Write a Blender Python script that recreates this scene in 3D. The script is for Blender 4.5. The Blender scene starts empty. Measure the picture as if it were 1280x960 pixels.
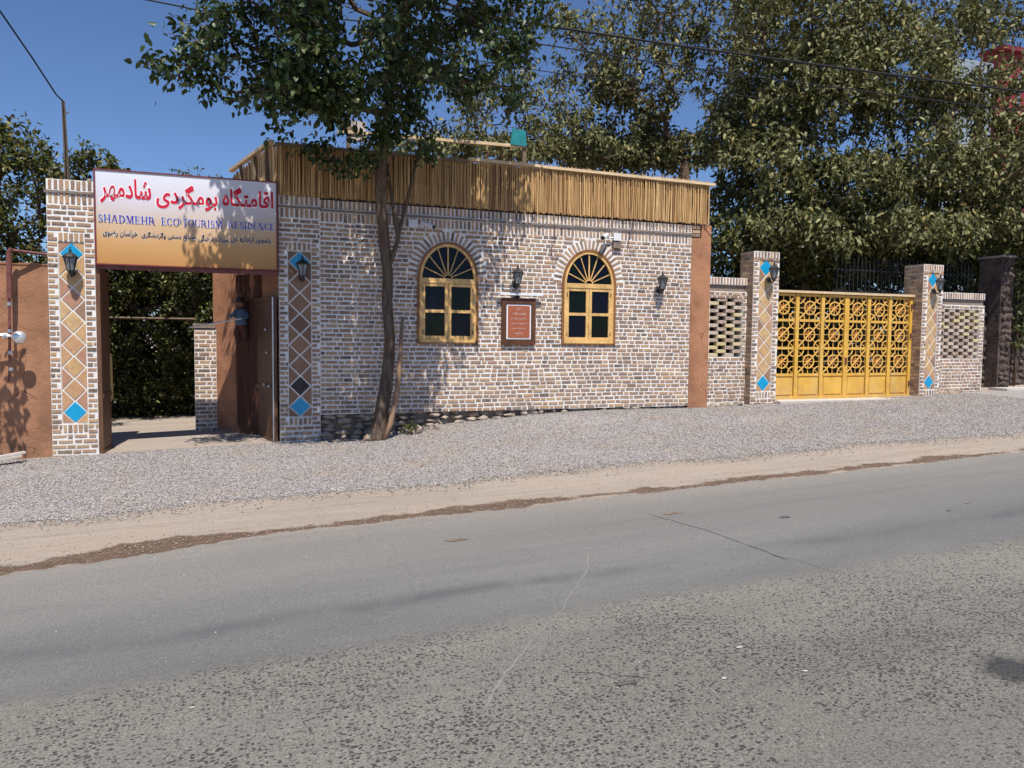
import bpy, bmesh, math, random
import numpy as np
from mathutils import Vector, Matrix
random.seed(7); RNG = np.random.default_rng(7)
sc = bpy.context.scene
C = sc.collection
R = math.radians

# ---------------------------------------------------------------- camera, sky, sun, exposure
F = 960.0; CAM = Vector((0, -10.9, 1.53))
YAW, PIT, ROLL = R(20.2), R(3.4), R(0.56)
fw = Vector((math.sin(YAW)*math.cos(PIT), math.cos(YAW)*math.cos(PIT), -math.sin(PIT)))
rt0 = Vector((math.cos(YAW), -math.sin(YAW), 0)); up0 = rt0.cross(fw)
rt = rt0*math.cos(ROLL) + up0*math.sin(ROLL); upv = rt.cross(fw)
cam = bpy.data.cameras.new('camera'); cam.sensor_width = 36; cam.lens = F/1280*36
cam.clip_start = .05; cam.clip_end = 2000
co = bpy.data.objects.new('camera', cam); C.objects.link(co)
co.matrix_world = Matrix(((rt.x, upv.x, -fw.x, CAM.x), (rt.y, upv.y, -fw.y, CAM.y), (rt.z, upv.z, -fw.z, CAM.z), (0, 0, 0, 1)))
sc.camera = co
SUN_EL, SUN_AZ = R(61), R(7)          # light travels towards +Y, a little towards +X
world = bpy.data.worlds.new('World'); sc.world = world; world.use_nodes = True
wn = world.node_tree
sky = wn.nodes.new('ShaderNodeTexSky'); sky.sky_type = 'NISHITA'; sky.sun_disc = False
sky.sun_elevation = SUN_EL; sky.sun_rotation = R(180) + SUN_AZ
sky.altitude = 1200; sky.air_density = 1.0; sky.dust_density = 0.4; sky.ozone_density = 3.4
bg = wn.nodes['Background']; tint = wn.nodes.new('ShaderNodeMix'); tint.data_type = 'RGBA'; tint.blend_type = 'MULTIPLY'; tint.inputs[0].default_value = 1; tint.inputs[7].default_value = (.86, .97, 1.17, 1)
wn.links.new(sky.outputs[0], tint.inputs[6]); wn.links.new(tint.outputs[2], bg.inputs[0]); bg.inputs[1].default_value = 0.084
sl = bpy.data.lights.new('sun', 'SUN'); sl.energy = 5.0; sl.angle = R(0.5); sl.color = (1, .945, .865)
so = bpy.data.objects.new('sun', sl); C.objects.link(so); so.location = (-3, -20, 30)
so.rotation_euler = Vector((math.sin(SUN_AZ)*math.cos(SUN_EL), math.cos(SUN_AZ)*math.cos(SUN_EL), -math.sin(SUN_EL))).to_track_quat('-Z', 'Y').to_euler()
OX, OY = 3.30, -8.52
sc.view_settings.view_transform = 'Standard'; sc.view_settings.look = 'None'
sc.view_settings.exposure = 0.26; sc.view_settings.gamma = 1

def at(px, py, Y):
    """photograph pixel -> point of the place at depth Y"""
    d = fw + rt*((px-640)/F) - upv*((py-480)/F)
    return CAM + d*((Y-CAM.y)/d.y)

# ---------------------------------------------------------------- materials
class NT:
    def __init__(s, name, rough=.85, spec=.3):
        s.m = bpy.data.materials.new(name); s.m.use_nodes = True; s.t = s.m.node_tree
        s.b = s.t.nodes['Principled BSDF']; s.b.inputs['Roughness'].default_value = rough
        s.b.inputs['Specular IOR Level'].default_value = spec
        s._geo = None
    def n(s, typ, **k):
        x = s.t.nodes.new(typ)
        for a, v in k.items(): setattr(x, a, v)
        return x
    def put(s, sock, v):
        if hasattr(v, 'is_output') or isinstance(v, bpy.types.NodeSocket): s.t.links.new(v, sock)
        elif isinstance(v, (tuple, list)) and len(v) == 3 and sock.type == 'RGBA': sock.default_value = (*v, 1)
        else: sock.default_value = v
    @property
    def pos(s):
        if not s._geo: s._geo = s.n('ShaderNodeNewGeometry')
        return s._geo.outputs['Position']
    def island(s):
        if not s._geo: s._geo = s.n('ShaderNodeNewGeometry')
        o = s.n('ShaderNodeObjectInfo')
        return s.math('FRACT', s.math('ADD', s._geo.outputs['Random Per Island'], o.outputs['Random']))
    def xyz(s, v=None):
        x = s.n('ShaderNodeSeparateXYZ'); s.put(x.inputs[0], v or s.pos); return x.outputs
    def scale(s, sx, sy, sz, v=None):
        x = s.n('ShaderNodeVectorMath', operation='MULTIPLY'); s.put(x.inputs[0], v or s.pos); x.inputs[1].default_value = (sx, sy, sz); return x.outputs[0]
    def math(s, op, a, b=0.0, c=None, clamp=False):
        x = s.n('ShaderNodeMath', operation=op, use_clamp=clamp); s.put(x.inputs[0], a)
        if b is not None: s.put(x.inputs[1], b)
        if c is not None: s.put(x.inputs[2], c)
        return x.outputs[0]
    def noise(s, scale, detail=4, rough=.6, v=None, dist=0):
        x = s.n('ShaderNodeTexNoise'); s.put(x.inputs['Vector'], v or s.pos); x.inputs['Scale'].default_value = scale
        x.inputs['Detail'].default_value = detail; x.inputs['Roughness'].default_value = rough; x.inputs['Distortion'].default_value = dist
        return x.outputs[0]
    def voro(s, scale, v=None, out='Distance', feature='F1', rnd=1):
        x = s.n('ShaderNodeTexVoronoi', feature=feature); s.put(x.inputs['Vector'], v or s.pos); x.inputs['Scale'].default_value = scale
        x.inputs['Randomness'].default_value = rnd
        return x.outputs[out]
    def ramp(s, fac, stops, interp='LINEAR'):
        x = s.n('ShaderNodeValToRGB'); cr = x.color_ramp; cr.interpolation = interp
        while len(cr.elements) < len(stops): cr.elements.new(.5)
        for e, (p, c) in zip(cr.elements, stops):
            e.position = p; e.color = (*c, 1) if isinstance(c, tuple) else (c, c, c, 1)
        s.put(x.inputs[0], fac); return x.outputs[0]
    def step(s, v, lo, hi):
        x = s.n('ShaderNodeMapRange'); s.put(x.inputs[0], v); x.inputs[1].default_value = lo; x.inputs[2].default_value = hi
        return x.outputs[0]
    def mix(s, f, a, b, blend='MIX'):
        x = s.n('ShaderNodeMix', data_type='RGBA', blend_type=blend); s.put(x.inputs[0], f); s.put(x.inputs[6], a); s.put(x.inputs[7], b); return x.outputs[2]
    def bump(s, h, strength=.5, dist=.01):
        x = s.n('ShaderNodeBump'); x.inputs['Strength'].default_value = strength; x.inputs['Distance'].default_value = dist
        s.put(x.inputs['Height'], h); s.t.links.new(x.outputs[0], s.b.inputs['Normal'])
    def col(s, c): s.put(s.b.inputs['Base Color'], c); return s
    def rough(s, v): s.put(s.b.inputs['Roughness'], v); return s

def simple(name, c, var=.25, scale=12, rough=.8, bump=.3, bd=.004, metal=0, spec=.3, stretch=None):
    t = NT(name, rough, spec); v = t.scale(*stretch) if stretch else None
    n = t.noise(scale, 5, .65, v); n2 = t.noise(scale*7, 3, .6, v)
    f = t.math('ADD', t.math('MULTIPLY', n, .6), t.math('MULTIPLY', n2, .4))
    lo = tuple(max(0, x*(1-var*1.6)) for x in c); hi = tuple(min(1, x*(1+var*1.6)) for x in c)
    t.col(t.ramp(f, [(.28, lo), (.72, hi)])); t.b.inputs['Metallic'].default_value = metal
    if bump: t.bump(f, bump, bd)
    return t.m

def brick_mat(name, pale=0.0):
    t = NT(name, .9, .2); r = t.island()
    c = t.ramp(r, [(0, (.27, .185, .14)), (.11, (.40, .265, .165)), (.22, (.20, .14, .115)), (.33, (.34, .23, .17)), (.44, (.42, .315, .205)), (.55, (.155, .115, .10)),
                   (.64, (.31, .195, .145)), (.73, (.36, .275, .195)), (.82, (.25, .18, .15)), (.94, (.085, .072, .068))], 'CONSTANT')
    n = t.noise(38, 5, .7); c = t.mix(t.step(n, .35, .75), c, t.mix(.5, c, (.42, .30, .22)))
    n2 = t.noise(16, 5, .75); c = t.mix(t.math('MULTIPLY', t.step(n2, .50, .70), .50+pale), c, (.50, .43, .36))
    z = t.xyz()[2]; c = t.mix(t.math('MULTIPLY', t.math('MULTIPLY', t.step(z, 1.15, .45), t.step(t.noise(5, 4, .7), .45, .65)), .45+pale), c, (.27, .21, .16))
    c = t.mix(t.math('MULTIPLY', t.step(t.noise(1.1, 4, .6), .48, .68), .12), c, (.20, .15, .12))
    c = t.mix(1, c, (1.08, 1.02, .93), 'MULTIPLY')
    t.col(c); t.bump(t.noise(120, 4, .7), .5, .004); return t.m

def mortar_mat():
    t = NT('white_mortar', .9, .2); n = t.noise(9, 6, .7); n2 = t.noise(60, 4, .7)
    c = t.ramp(n, [(.3, (.58, .56, .53)), (.5, (.75, .735, .71)), (.7, (.85, .84, .82))])
    c = t.mix(t.step(n2, .55, .75), c, (.60, .56, .51))
    z = t.xyz()[2]; c = t.mix(t.math('MULTIPLY', t.math('MULTIPLY', t.step(z, 1.15, .45), t.step(t.noise(5, 4, .7), .45, .65)), .5), c, (.42, .35, .28))
    c = t.mix(t.math('MULTIPLY', t.step(t.noise(1.1, 4, .6), .48, .68), .15), c, (.46, .40, .34))
    t.col(c); t.bump(n2, .6, .006); return t.m

def plaster_mat(name, c):
    t = NT(name, .95, .15); n = t.noise(2.2, 6, .65); n2 = t.noise(45, 5, .7); n3 = t.noise(1.2, 4, .6, t.scale(1, 1, .25))
    cc = t.ramp(n, [(.3, tuple(x*.62 for x in c)), (.5, c), (.72, tuple(min(1, x*1.22) for x in c))])
    cc = t.mix(t.math('MULTIPLY', t.step(n3, .52, .68), .35), cc, tuple(x*.6 for x in c))
    cc = t.mix(t.math('MULTIPLY', t.step(n2, .58, .7), .4), cc, tuple(x*.6 for x in c))
    z = t.xyz()[2]; cc = t.mix(t.math('MULTIPLY', t.math('MULTIPLY', t.step(z, 1.0, .25), t.step(t.noise(4, 5, .7), .4, .6)), .6), cc, tuple(x*.5+.02 for x in c))
    cr = t.voro(1.6, t.scale(1, 1, .7), feature='DISTANCE_TO_EDGE'); cc = t.mix(t.math('MULTIPLY', t.step(cr, .006, .002), t.step(n, .5, .55)), cc, tuple(x*.35 for x in c))
    t.col(cc); t.bump(t.math('ADD', n2, t.math('MULTIPLY', n, 3)), .7, .012); return t.m

def tile_mat(name, stops, rough=.5):
    t = NT(name, rough, .4); r = t.island(); n = t.noise(14, 4, .6)
    c = t.ramp(r, stops, 'CONSTANT'); c = t.mix(t.step(n, .4, .7), c, t.mix(.45, c, (.26, .13, .08)))
    t.col(c); t.bump(t.noise(60, 3), .2, .003); return t.m

def leaf_mat(name, stops, rough=.45, trans=.25, spec=.4):
    t = NT(name, rough, spec); r = t.island()
    c = t.ramp(r, stops); c = t.mix(t.math('MULTIPLY', t.step(t.noise(1.3, 2), .4, .65), .35), c, t.mix(1, c, (.7, .72, .5), 'MULTIPLY'))
    t.col(c)
    tr = t.n('ShaderNodeBsdfTranslucent'); t.put(tr.inputs[0], t.mix(1, c, (1.0, 1.0, .45), 'MULTIPLY'))
    mx = t.n('ShaderNodeMixShader'); mx.inputs[0].default_value = trans
    t.t.links.new(t.b.outputs[0], mx.inputs[1]); t.t.links.new(tr.outputs[0], mx.inputs[2])
    t.t.links.new(mx.outputs[0], t.t.nodes['Material Output'].inputs[0]); return t.m

M = {}
M['brick'] = brick_mat('old_brick'); M['mortar'] = mortar_mat()
M['side_mortar'] = simple('bare_mortar', (.36, .30, .24), .3, 20, .9, .4)
M['side_brick'] = brick_mat('bare_brick', -.35)
M['plaster'] = plaster_mat('brown_plaster', (.40, .195, .11))
M['plaster_orange'] = plaster_mat('orange_clay_plaster', (.37, .19, .11))
M['ledge'] = simple('grey_ledge', (.22, .17, .14), .3, 20)
M['timber'] = simple('pale_timber', (.62, .47, .29), .3, 6, .8, .4, .004, stretch=(1, 8, 8))
M['dark_timber'] = simple('dark_timber', (.13, .065, .035), .4, 5, .5, .3, .004, stretch=(6, 6, 1))
M['grey_timber'] = simple('weathered_timber', (.17, .12, .08), .4, 5, .8, .4, .004)
M['window_wood'] = simple('honey_window_wood', (.64, .40, .15), .3, 5, .42, .2, .003, spec=.4)
M['window_edge'] = simple('dark_varnished_edge', (.24, .10, .03), .3, 8, .45, .2, .003, spec=.4)
M['plaque_wood'] = simple('plaque_brown_wood', (.10, .042, .022), .4, 10, .5, .3, .003)
M['plaque_face'] = simple('terracotta_plaque', (.33, .10, .05), .2, 30, .7, .2, .002)
M['white_line'] = simple('white_enamel', (.72, .74, .76), .06, 30, .5, 0)
M['plaque_text'] = simple('grey_plaque_print', (.62, .56, .54), .1, 30, .6, 0)
M['yellow_paint'] = simple('yellow_gate_paint', (.60, .36, .075), .16, 4, .42, .15, .002, spec=.45)
t_ = NT('worn_yellow_gate_paint', .5, .4); c_ = t_.ramp(t_.noise(3, 5, .65), [(.3, (.56, .31, .05)), (.55, (.68, .40, .065)), (.75, (.72, .45, .10))])
c_ = t_.mix(t_.math('MULTIPLY', t_.step(t_.noise(16, 6, .75), .56, .66), .5), c_, (.33, .17, .06)); c_ = t_.mix(t_.math('MULTIPLY', t_.step(t_.noise(2, 5, .7, t_.scale(2, 1, .5)), .5, .7), .4), c_, (.50, .40, .24))
c_ = t_.mix(t_.math('MULTIPLY', t_.math('MULTIPLY', t_.step(t_.xyz()[2], .85, .50), t_.step(t_.noise(7, 5, .7), .40, .62)), .6), c_, (.36, .26, .15))
t_.col(c_); t_.bump(t_.noise(60, 4), .15, .002); M['yellow_paint'] = t_.m
M['gold_bar'] = simple('gold_grille_paint', (.72, .42, .10), .25, 14, .45, .1, .002, spec=.45)
M['red_bar'] = simple('rust_red_grille_paint', (.40, .13, .04), .3, 14, .5, .1, .002)
M['black_iron'] = simple('black_iron', (.022, .021, .022), .3, 20, .45, .2, .002, spec=.5)
M['rust_iron'] = simple('dark_red_primer', (.17, .065, .055), .35, 12, .6, .3, .002)
M['steel'] = simple('dull_steel', (.55, .56, .57), .12, 20, .35, .1, .002, metal=.8)
M['chrome'] = simple('chrome', (.78, .78, .78), .1, 25, .32, 0, metal=.7)
M['white_plastic'] = simple('white_plastic', (.70, .71, .72), .05, 20, .4, 0)
M['teal'] = simple('teal_sheet', (.02, .22, .24), .25, 10, .5, .2)
M['sign_red'] = simple('sign_red_print', (.56, .012, .045), .10, 30, .55, 0)
M['sign_white'] = simple('sign_white_print', (.86, .86, .86), .03, 30, .55, 0)
M['sign_blue'] = simple('sign_blue_print', (.045, .04, .34), .10, 30, .55, 0)
M['sign_black'] = simple('sign_dark_print', (.02, .02, .045), .1, 30, .55, 0)
M['sign_frame'] = simple('maroon_sign_frame', (.16, .035, .04), .3, 20, .5, .1)
t_ = NT('grey_brown_bark', .95, .15); v_ = t_.scale(1, 1, .16); f_ = t_.noise(26, 6, .75, v_, .6); g_ = t_.noise(3, 4, .6)
c_ = t_.ramp(f_, [(.30, (.055, .038, .028)), (.48, (.16, .115, .085)), (.62, (.24, .18, .135)), (.75, (.32, .26, .21))]); c_ = t_.mix(t_.math('MULTIPLY', t_.step(g_, .5, .65), .5), c_, (.22, .12, .075))
t_.col(c_); t_.bump(t_.math('ADD', f_, t_.noise(70, 4)), 1.0, .03); M['bark'] = t_.m
M['stake'] = simple('peeled_stake_wood', (.26, .165, .105), .3, 12, .9, .5, .006, stretch=(1, 1, .3))
M['stone'] = simple('rubble_stone', (.33, .27, .215), .5, 7, .95, .9, .02)
M['dark_stone'] = simple('dark_rough_stone', (.085, .062, .052), .62, 3.5, .95, 1.0, .04)
M['concrete'] = simple('pale_concrete', (.50, .46, .42), .15, 12, .9, .4, .006)
M['curtain'] = simple('rust_brown_cloth', (.10, .045, .030), .3, 4, .95, .3, .004, stretch=(8, 8, .5))
M['dark_room'] = simple('dark_room', (.02, .02, .02), .1, 5, 1, 0)
M['roof'] = simple('clay_roof', (.30, .22, .16), .25, 3, .95, .5, .01)
M['cable'] = simple('black_cable', (.015, .015, .018), .1, 5, .6, 0)
M['blue_cloth'] = simple('blue_cloth', (.085, .13, .19), .3, 25, .9, .2)
M['skin'] = simple('figurine_skin', (.25, .12, .08), .1, 25, .7, 0)
M['glass_green'] = NT('dark_green_glass', .07, .18).col((.0012, .0042, .0028)).m
M['glass_blue'] = NT('dark_blue_glass', .07, .18).col((.0016, .0020, .0100)).m
M['lamp_glass'] = NT('clear_lamp_glass', .05, .5).col((.28, .31, .34)).m
M['lamp_glass'].node_tree.nodes['Principled BSDF'].inputs['Transmission Weight'].default_value = .3
M['tile'] = tile_mat('stone_tiles', [(0, (.54, .35, .165)), (.3, (.50, .30, .155)), (.5, (.56, .38, .19)), (.7, (.42, .23, .15)), (.88, (.30, .18, .12))])
M['tile_dark'] = tile_mat('dark_stone_tiles', [(0, (.24, .14, .08)), (.35, (.19, .105, .065)), (.6, (.28, .155, .085)), (.85, (.15, .085, .06))])
M['blue_tile'] = simple('turquoise_glazed_tile', (.005, .30, .56), .12, 15, .25, .1, .002, spec=.5)
M['black_tile'] = simple('black_brown_tile', (.035, .028, .03), .3, 14, .4, .1, .002)
M['grout'] = simple('white_grout', (.70, .67, .62), .1, 20, .9, .3)

def reed_mat():
    t = NT('dry_reeds', .7, .3); r = t.island()
    c = t.ramp(r, [(0, (.54, .32, .135)), (.25, (.68, .44, .20)), (.5, (.76, .53, .26)), (.7, (.55, .33, .14)), (.85, (.32, .18, .08)), (1, (.72, .48, .22))])
    n = t.noise(9, 4, .7, t.scale(3, 3, .6)); c = t.mix(t.step(n, .45, .75), c, t.mix(.5, c, (.22, .13, .06)))
    t.col(c); return t.m
M['reed'] = reed_mat()

def sign_face_mat():
    t = NT('sign_print', .45, .35); z = t.xyz()[2]
    n = t.noise(1.3, 2); f = t.math('ADD', t.step(z, 2.40, 3.58), t.math('MULTIPLY', t.math('SUBTRACT', n, .5), .18))
    c = t.ramp(f, [(0, (.46, .22, .065)), (.25, (.56, .32, .13)), (.45, (.60, .43, .28)), (.58, (.60, .52, .50)), (.75, (.64, .61, .68)), (1, (.70, .73, .82))])
    t.col(c); return t.m
M['sign_face'] = sign_face_mat()

def gravel_mat():
    t = NT('gravel', .95, .15); v = t.voro(95, out='Color'); d = t.voro(95)
    g = t.xyz(v)[0]; n = t.noise(.8, 5, .6)
    c = t.ramp(g, [(0, (.20, .18, .18)), (.2, (.34, .31, .305)), (.6, (.44, .405, .395)), (1, (.60, .57, .55))])
    c = t.mix(t.step(t.noise(1.1, 5, .65), .50, .70), c, (.46, .36, .28)); c = t.mix(t.math('MULTIPLY', t.step(d, .35, .8), .5), c, (.12, .10, .10))
    t.col(c); t.bump(t.math('SUBTRACT', 1, d), .9, .012); return t.m
def stone_bits_mat():
    t = NT('gravel_stones', .9, .2); r = t.island()
    c = t.ramp(r, [(0, (.12, .105, .10)), (.2, (.22, .20, .19)), (.5, (.34, .315, .29)), (.8, (.46, .43, .40)), (1, (.66, .63, .58))])
    t.col(c); return t.m
def dirt_mat():
    t = NT('dusty_dirt', .97, .1); n = t.noise(.9, 6, .65, t.scale(.5, 1.5, 1)); n2 = t.noise(45, 5, .75); n3 = t.noise(5, 5, .7)
    c = t.ramp(n, [(.3, (.38, .315, .26)), (.55, (.44, .37, .31)), (.75, (.47, .36, .28))])
    c = t.mix(t.math('MULTIPLY', t.step(n3, .55, .72), .45), c, (.38, .27, .20)); c = t.mix(t.math('MULTIPLY', t.step(n2, .58, .7), .5), c, (.27, .23, .20))
    c = t.mix(t.step(t.voro(55, out='Distance'), .14, .07), c, (.55, .50, .46))
    x, y, z = t.xyz(); lx = t.scale(1, 0, 0)
    ly = t.noise(1.0, 5, .7, t.scale(.35, 5, 1)); c = t.mix(t.math('MULTIPLY', t.step(ly, .48, .66), .5), c, (.33, .27, .215))
    g3 = t.noise(130, 3, .8); c = t.mix(t.math('MULTIPLY', t.step(g3, .54, .66), .55), c, (.20, .17, .145)); c = t.mix(t.math('MULTIPLY', t.step(g3, .44, .34), .5), c, (.56, .50, .44))
    cen = t.math('ADD', t.math('ADD', y, t.math('ADD', 4.50, t.math('MULTIPLY', t.step(x, .35, -1.5), .26))), t.math('MULTIPLY', t.math('SUBTRACT', t.noise(.55, 3, .6, lx), .5), -.35))
    wd_ = t.math('MULTIPLY', t.step(t.noise(.75, 4, .65, t.scale(1, 0, 0)), .38, .60), .19)
    wd_ = t.math('ADD', wd_, t.math('MULTIPLY', t.math('MULTIPLY', t.step(x, -1.35, -.8), t.step(x, .15, -.45)), .16))
    m = t.math('SUBTRACT', wd_, t.math('ABSOLUTE', cen)); m = t.math('ADD', m, t.math('MULTIPLY', t.math('SUBTRACT', t.noise(9, 6, .75, t.scale(.6, 1.4, 1)), .5), .28))
    sc2 = t.ramp(t.noise(14, 5, .7), [(.3, (.095, .060, .042)), (.55, (.155, .10, .068)), (.75, (.26, .19, .135))]); sc2 = t.mix(t.step(n2, .58, .7), sc2, (.38, .32, .27))
    c = t.mix(t.math('MULTIPLY', t.step(m, -.015, .04), .92), c, sc2)
    t.col(c); t.bump(t.math('ADD', t.math('ADD', n3, n2), t.math('MULTIPLY', ly, 2)), .9, .025); return t.m
def soil_mat():
    t = NT('damp_brown_soil', .95, .15); n = t.noise(7, 5, .7); n2 = t.noise(50, 4, .7)
    c = t.ramp(n, [(.3, (.17, .115, .08)), (.55, (.24, .17, .12)), (.72, (.34, .27, .21))]); c = t.mix(t.step(n2, .6, .72), c, (.46, .41, .36))
    t.col(c); t.bump(n2, 1, .02); return t.m
def road_mat():
    t = NT('asphalt', .92, .2); x, y, z = t.xyz()
    big = t.noise(.5, 5, .6, t.scale(.35, 1.2, 1)); fine = t.noise(90, 3, .8); mid = t.noise(22, 5, .75); wob = t.noise(1.6, 4, .6)
    # newer smooth layer: dusty towards the verge, bluish by the seam
    edg = t.math('MULTIPLY', t.step(x, .35, -1.5), .30)
    ys = t.math('ADD', t.math('ADD', y, t.math('MULTIPLY', edg, t.step(y, -6.2, -4.9))), t.math('MULTIPLY', t.math('SUBTRACT', wob, .5), .22))
    sm = t.ramp(t.step(ys, -7.1, -4.4), [(0, (.115, .116, .118)), (.22, (.130, .131, .130)), (.36, (.165, .162, .155)), (.75, (.20, .192, .178)), (.93, (.27, .24, .208)), (1, (.35, .30, .25))])
    sm = t.mix(t.math('MULTIPLY', t.step(big, .42, .62), .45), sm, (.235, .227, .21))
    sm = t.mix(t.math('MULTIPLY', t.step(t.noise(1.0, 5, .65, t.scale(.22, 3.2, 1)), .50, .66), .35), sm, (.135, .134, .132))
    sm = t.mix(t.math('MULTIPLY', t.step(fine, .50, .66), .65), sm, (.075, .075, .078)); sm = t.mix(t.math('MULTIPLY', t.step(fine, .46, .34), .5), sm, (.27, .265, .25))
    tyre = t.math('ABSOLUTE', t.math('ADD', y, t.math('ADD', 6.52, t.math('MULTIPLY', t.math('SUBTRACT', t.noise(.45, 2), .5), .5))))
    tm = t.math('MULTIPLY', t.step(tyre, .13, .02), t.math('MULTIPLY', t.step(t.noise(.7, 4, .7), .38, .58), .85)); sm = t.mix(tm, sm, (.10, .102, .105))
    # old coarse layer: pale matrix, dark stones of 1-2 cm
    vv = t.n('ShaderNodeVectorMath', operation='ADD'); t.put(vv.inputs[0], t.pos)
    nz = t.n('ShaderNodeTexNoise'); nz.inputs['Scale'].default_value = 35; t.put(nz.inputs['Vector'], t.pos)
    sc_ = t.n('ShaderNodeVectorMath', operation='SCALE'); t.put(sc_.inputs[0], nz.outputs['Color']); sc_.inputs['Scale'].default_value = .022
    t.put(vv.inputs[1], sc_.outputs[0])
    flat = t.scale(.8, 1, 1, vv.outputs[0])
    d = t.voro(58, flat); cc = t.xyz(t.voro(58, flat, out='Color'))
    patch = t.noise(1.2, 3, .6)
    thr = t.math('ADD', t.math('MULTIPLY', cc[0], .62), t.math('MULTIPLY', t.step(patch, .36, .64), -.55))
    dark = t.math('MULTIPLY', t.step(t.math('ADD', d, t.math('MULTIPLY', cc[2], .16)), .50, .38), t.step(thr, .0, .05))
    d2 = t.voro(120, flat); cc2 = t.xyz(t.voro(120, flat, out='Color'))
    dark2 = t.math('MULTIPLY', t.step(d2, .45, .32), t.step(cc2[1], .66, .70))
    cr = t.ramp(big, [(.3, (.135, .125, .107)), (.5, (.18, .167, .145)), (.7, (.235, .218, .188))])
    cr = t.mix(t.math('MULTIPLY', t.step(mid, .5, .7), .4), cr, (.14, .135, .125)); cr = t.mix(t.math('MULTIPLY', t.step(fine, .52, .64), .7), cr, (.31, .295, .265)); cr = t.mix(t.math('MULTIPLY', t.step(fine, .46, .38), .6), cr, (.09, .087, .083))
    cr = t.mix(t.math('MULTIPLY', dark2, .55), cr, (.05, .048, .052)); cr = t.mix(t.math('MULTIPLY', dark, .93), cr, (.042, .040, .044))
    cr = t.mix(t.math('MULTIPLY', t.step(t.noise(.9, 4, .6, t.scale(.5, 2.2, 1)), .5, .66), .35), cr, (.13, .128, .122))
    edge = t.math('ADD', ys, t.math('MULTIPLY', t.math('SUBTRACT', t.noise(11, 5, .8), .5), .55))
    k = t.step(edge, -6.96, -7.14)
    c = t.mix(k, sm, cr)
    # soft dark patch by the right edge of the view
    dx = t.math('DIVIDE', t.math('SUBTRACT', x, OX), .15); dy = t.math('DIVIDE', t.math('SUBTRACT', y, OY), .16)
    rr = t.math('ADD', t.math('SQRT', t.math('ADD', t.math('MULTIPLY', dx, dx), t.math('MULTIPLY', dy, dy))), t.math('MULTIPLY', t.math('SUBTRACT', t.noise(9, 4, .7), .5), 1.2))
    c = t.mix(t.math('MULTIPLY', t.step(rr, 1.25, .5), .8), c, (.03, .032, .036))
    t.col(c)
    h = t.math('ADD', t.math('MULTIPLY', fine, .5), t.math('MULTIPLY', t.math('MULTIPLY', k, t.math('SUBTRACT', 1, t.math('MAXIMUM', dark, dark2))), 1.0))
    t.bump(h, .7, .006); return t.m
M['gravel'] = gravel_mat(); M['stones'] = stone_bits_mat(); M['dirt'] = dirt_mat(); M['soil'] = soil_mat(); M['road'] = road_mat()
M['pale_stones'] = simple('dusty_pebbles', (.42, .36, .30), .3, 40, .95, 0)
M['crack'] = simple('dusty_crack_fill', (.20, .192, .178), .2, 30, .95, 0)
M['dark_crack'] = simple('dark_crack', (.10, .095, .09), .2, 30, .95, 0)
M['leaf_front'] = leaf_mat('dark_green_leaves', [(0, (.022, .042, .012)), (.4, (.036, .064, .017)), (.8, (.060, .092, .026)), (1, (.13, .14, .045))], .42, .18, .35)
M['leaf_olive'] = leaf_mat('olive_leaves', [(0, (.050, .054, .018)), (.35, (.105, .110, .038)), (.7, (.18, .182, .075)), (.92, (.29, .285, .14)), (1, (.32, .24, .08))], .5, .12, .25)
M['leaf_bush'] = leaf_mat('bush_leaves', [(0, (.05, .07, .018)), (.45, (.09, .11, .028)), (.8, (.15, .15, .045)), (1, (.24, .19, .05))], .42, .25)
M['leaf_dark'] = leaf_mat('hedge_leaves', [(0, (.030, .040, .012)), (.5, (.060, .072, .022)), (.82, (.13, .14, .042)), (1, (.27, .26, .09))], .45, .15, .3)

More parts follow.
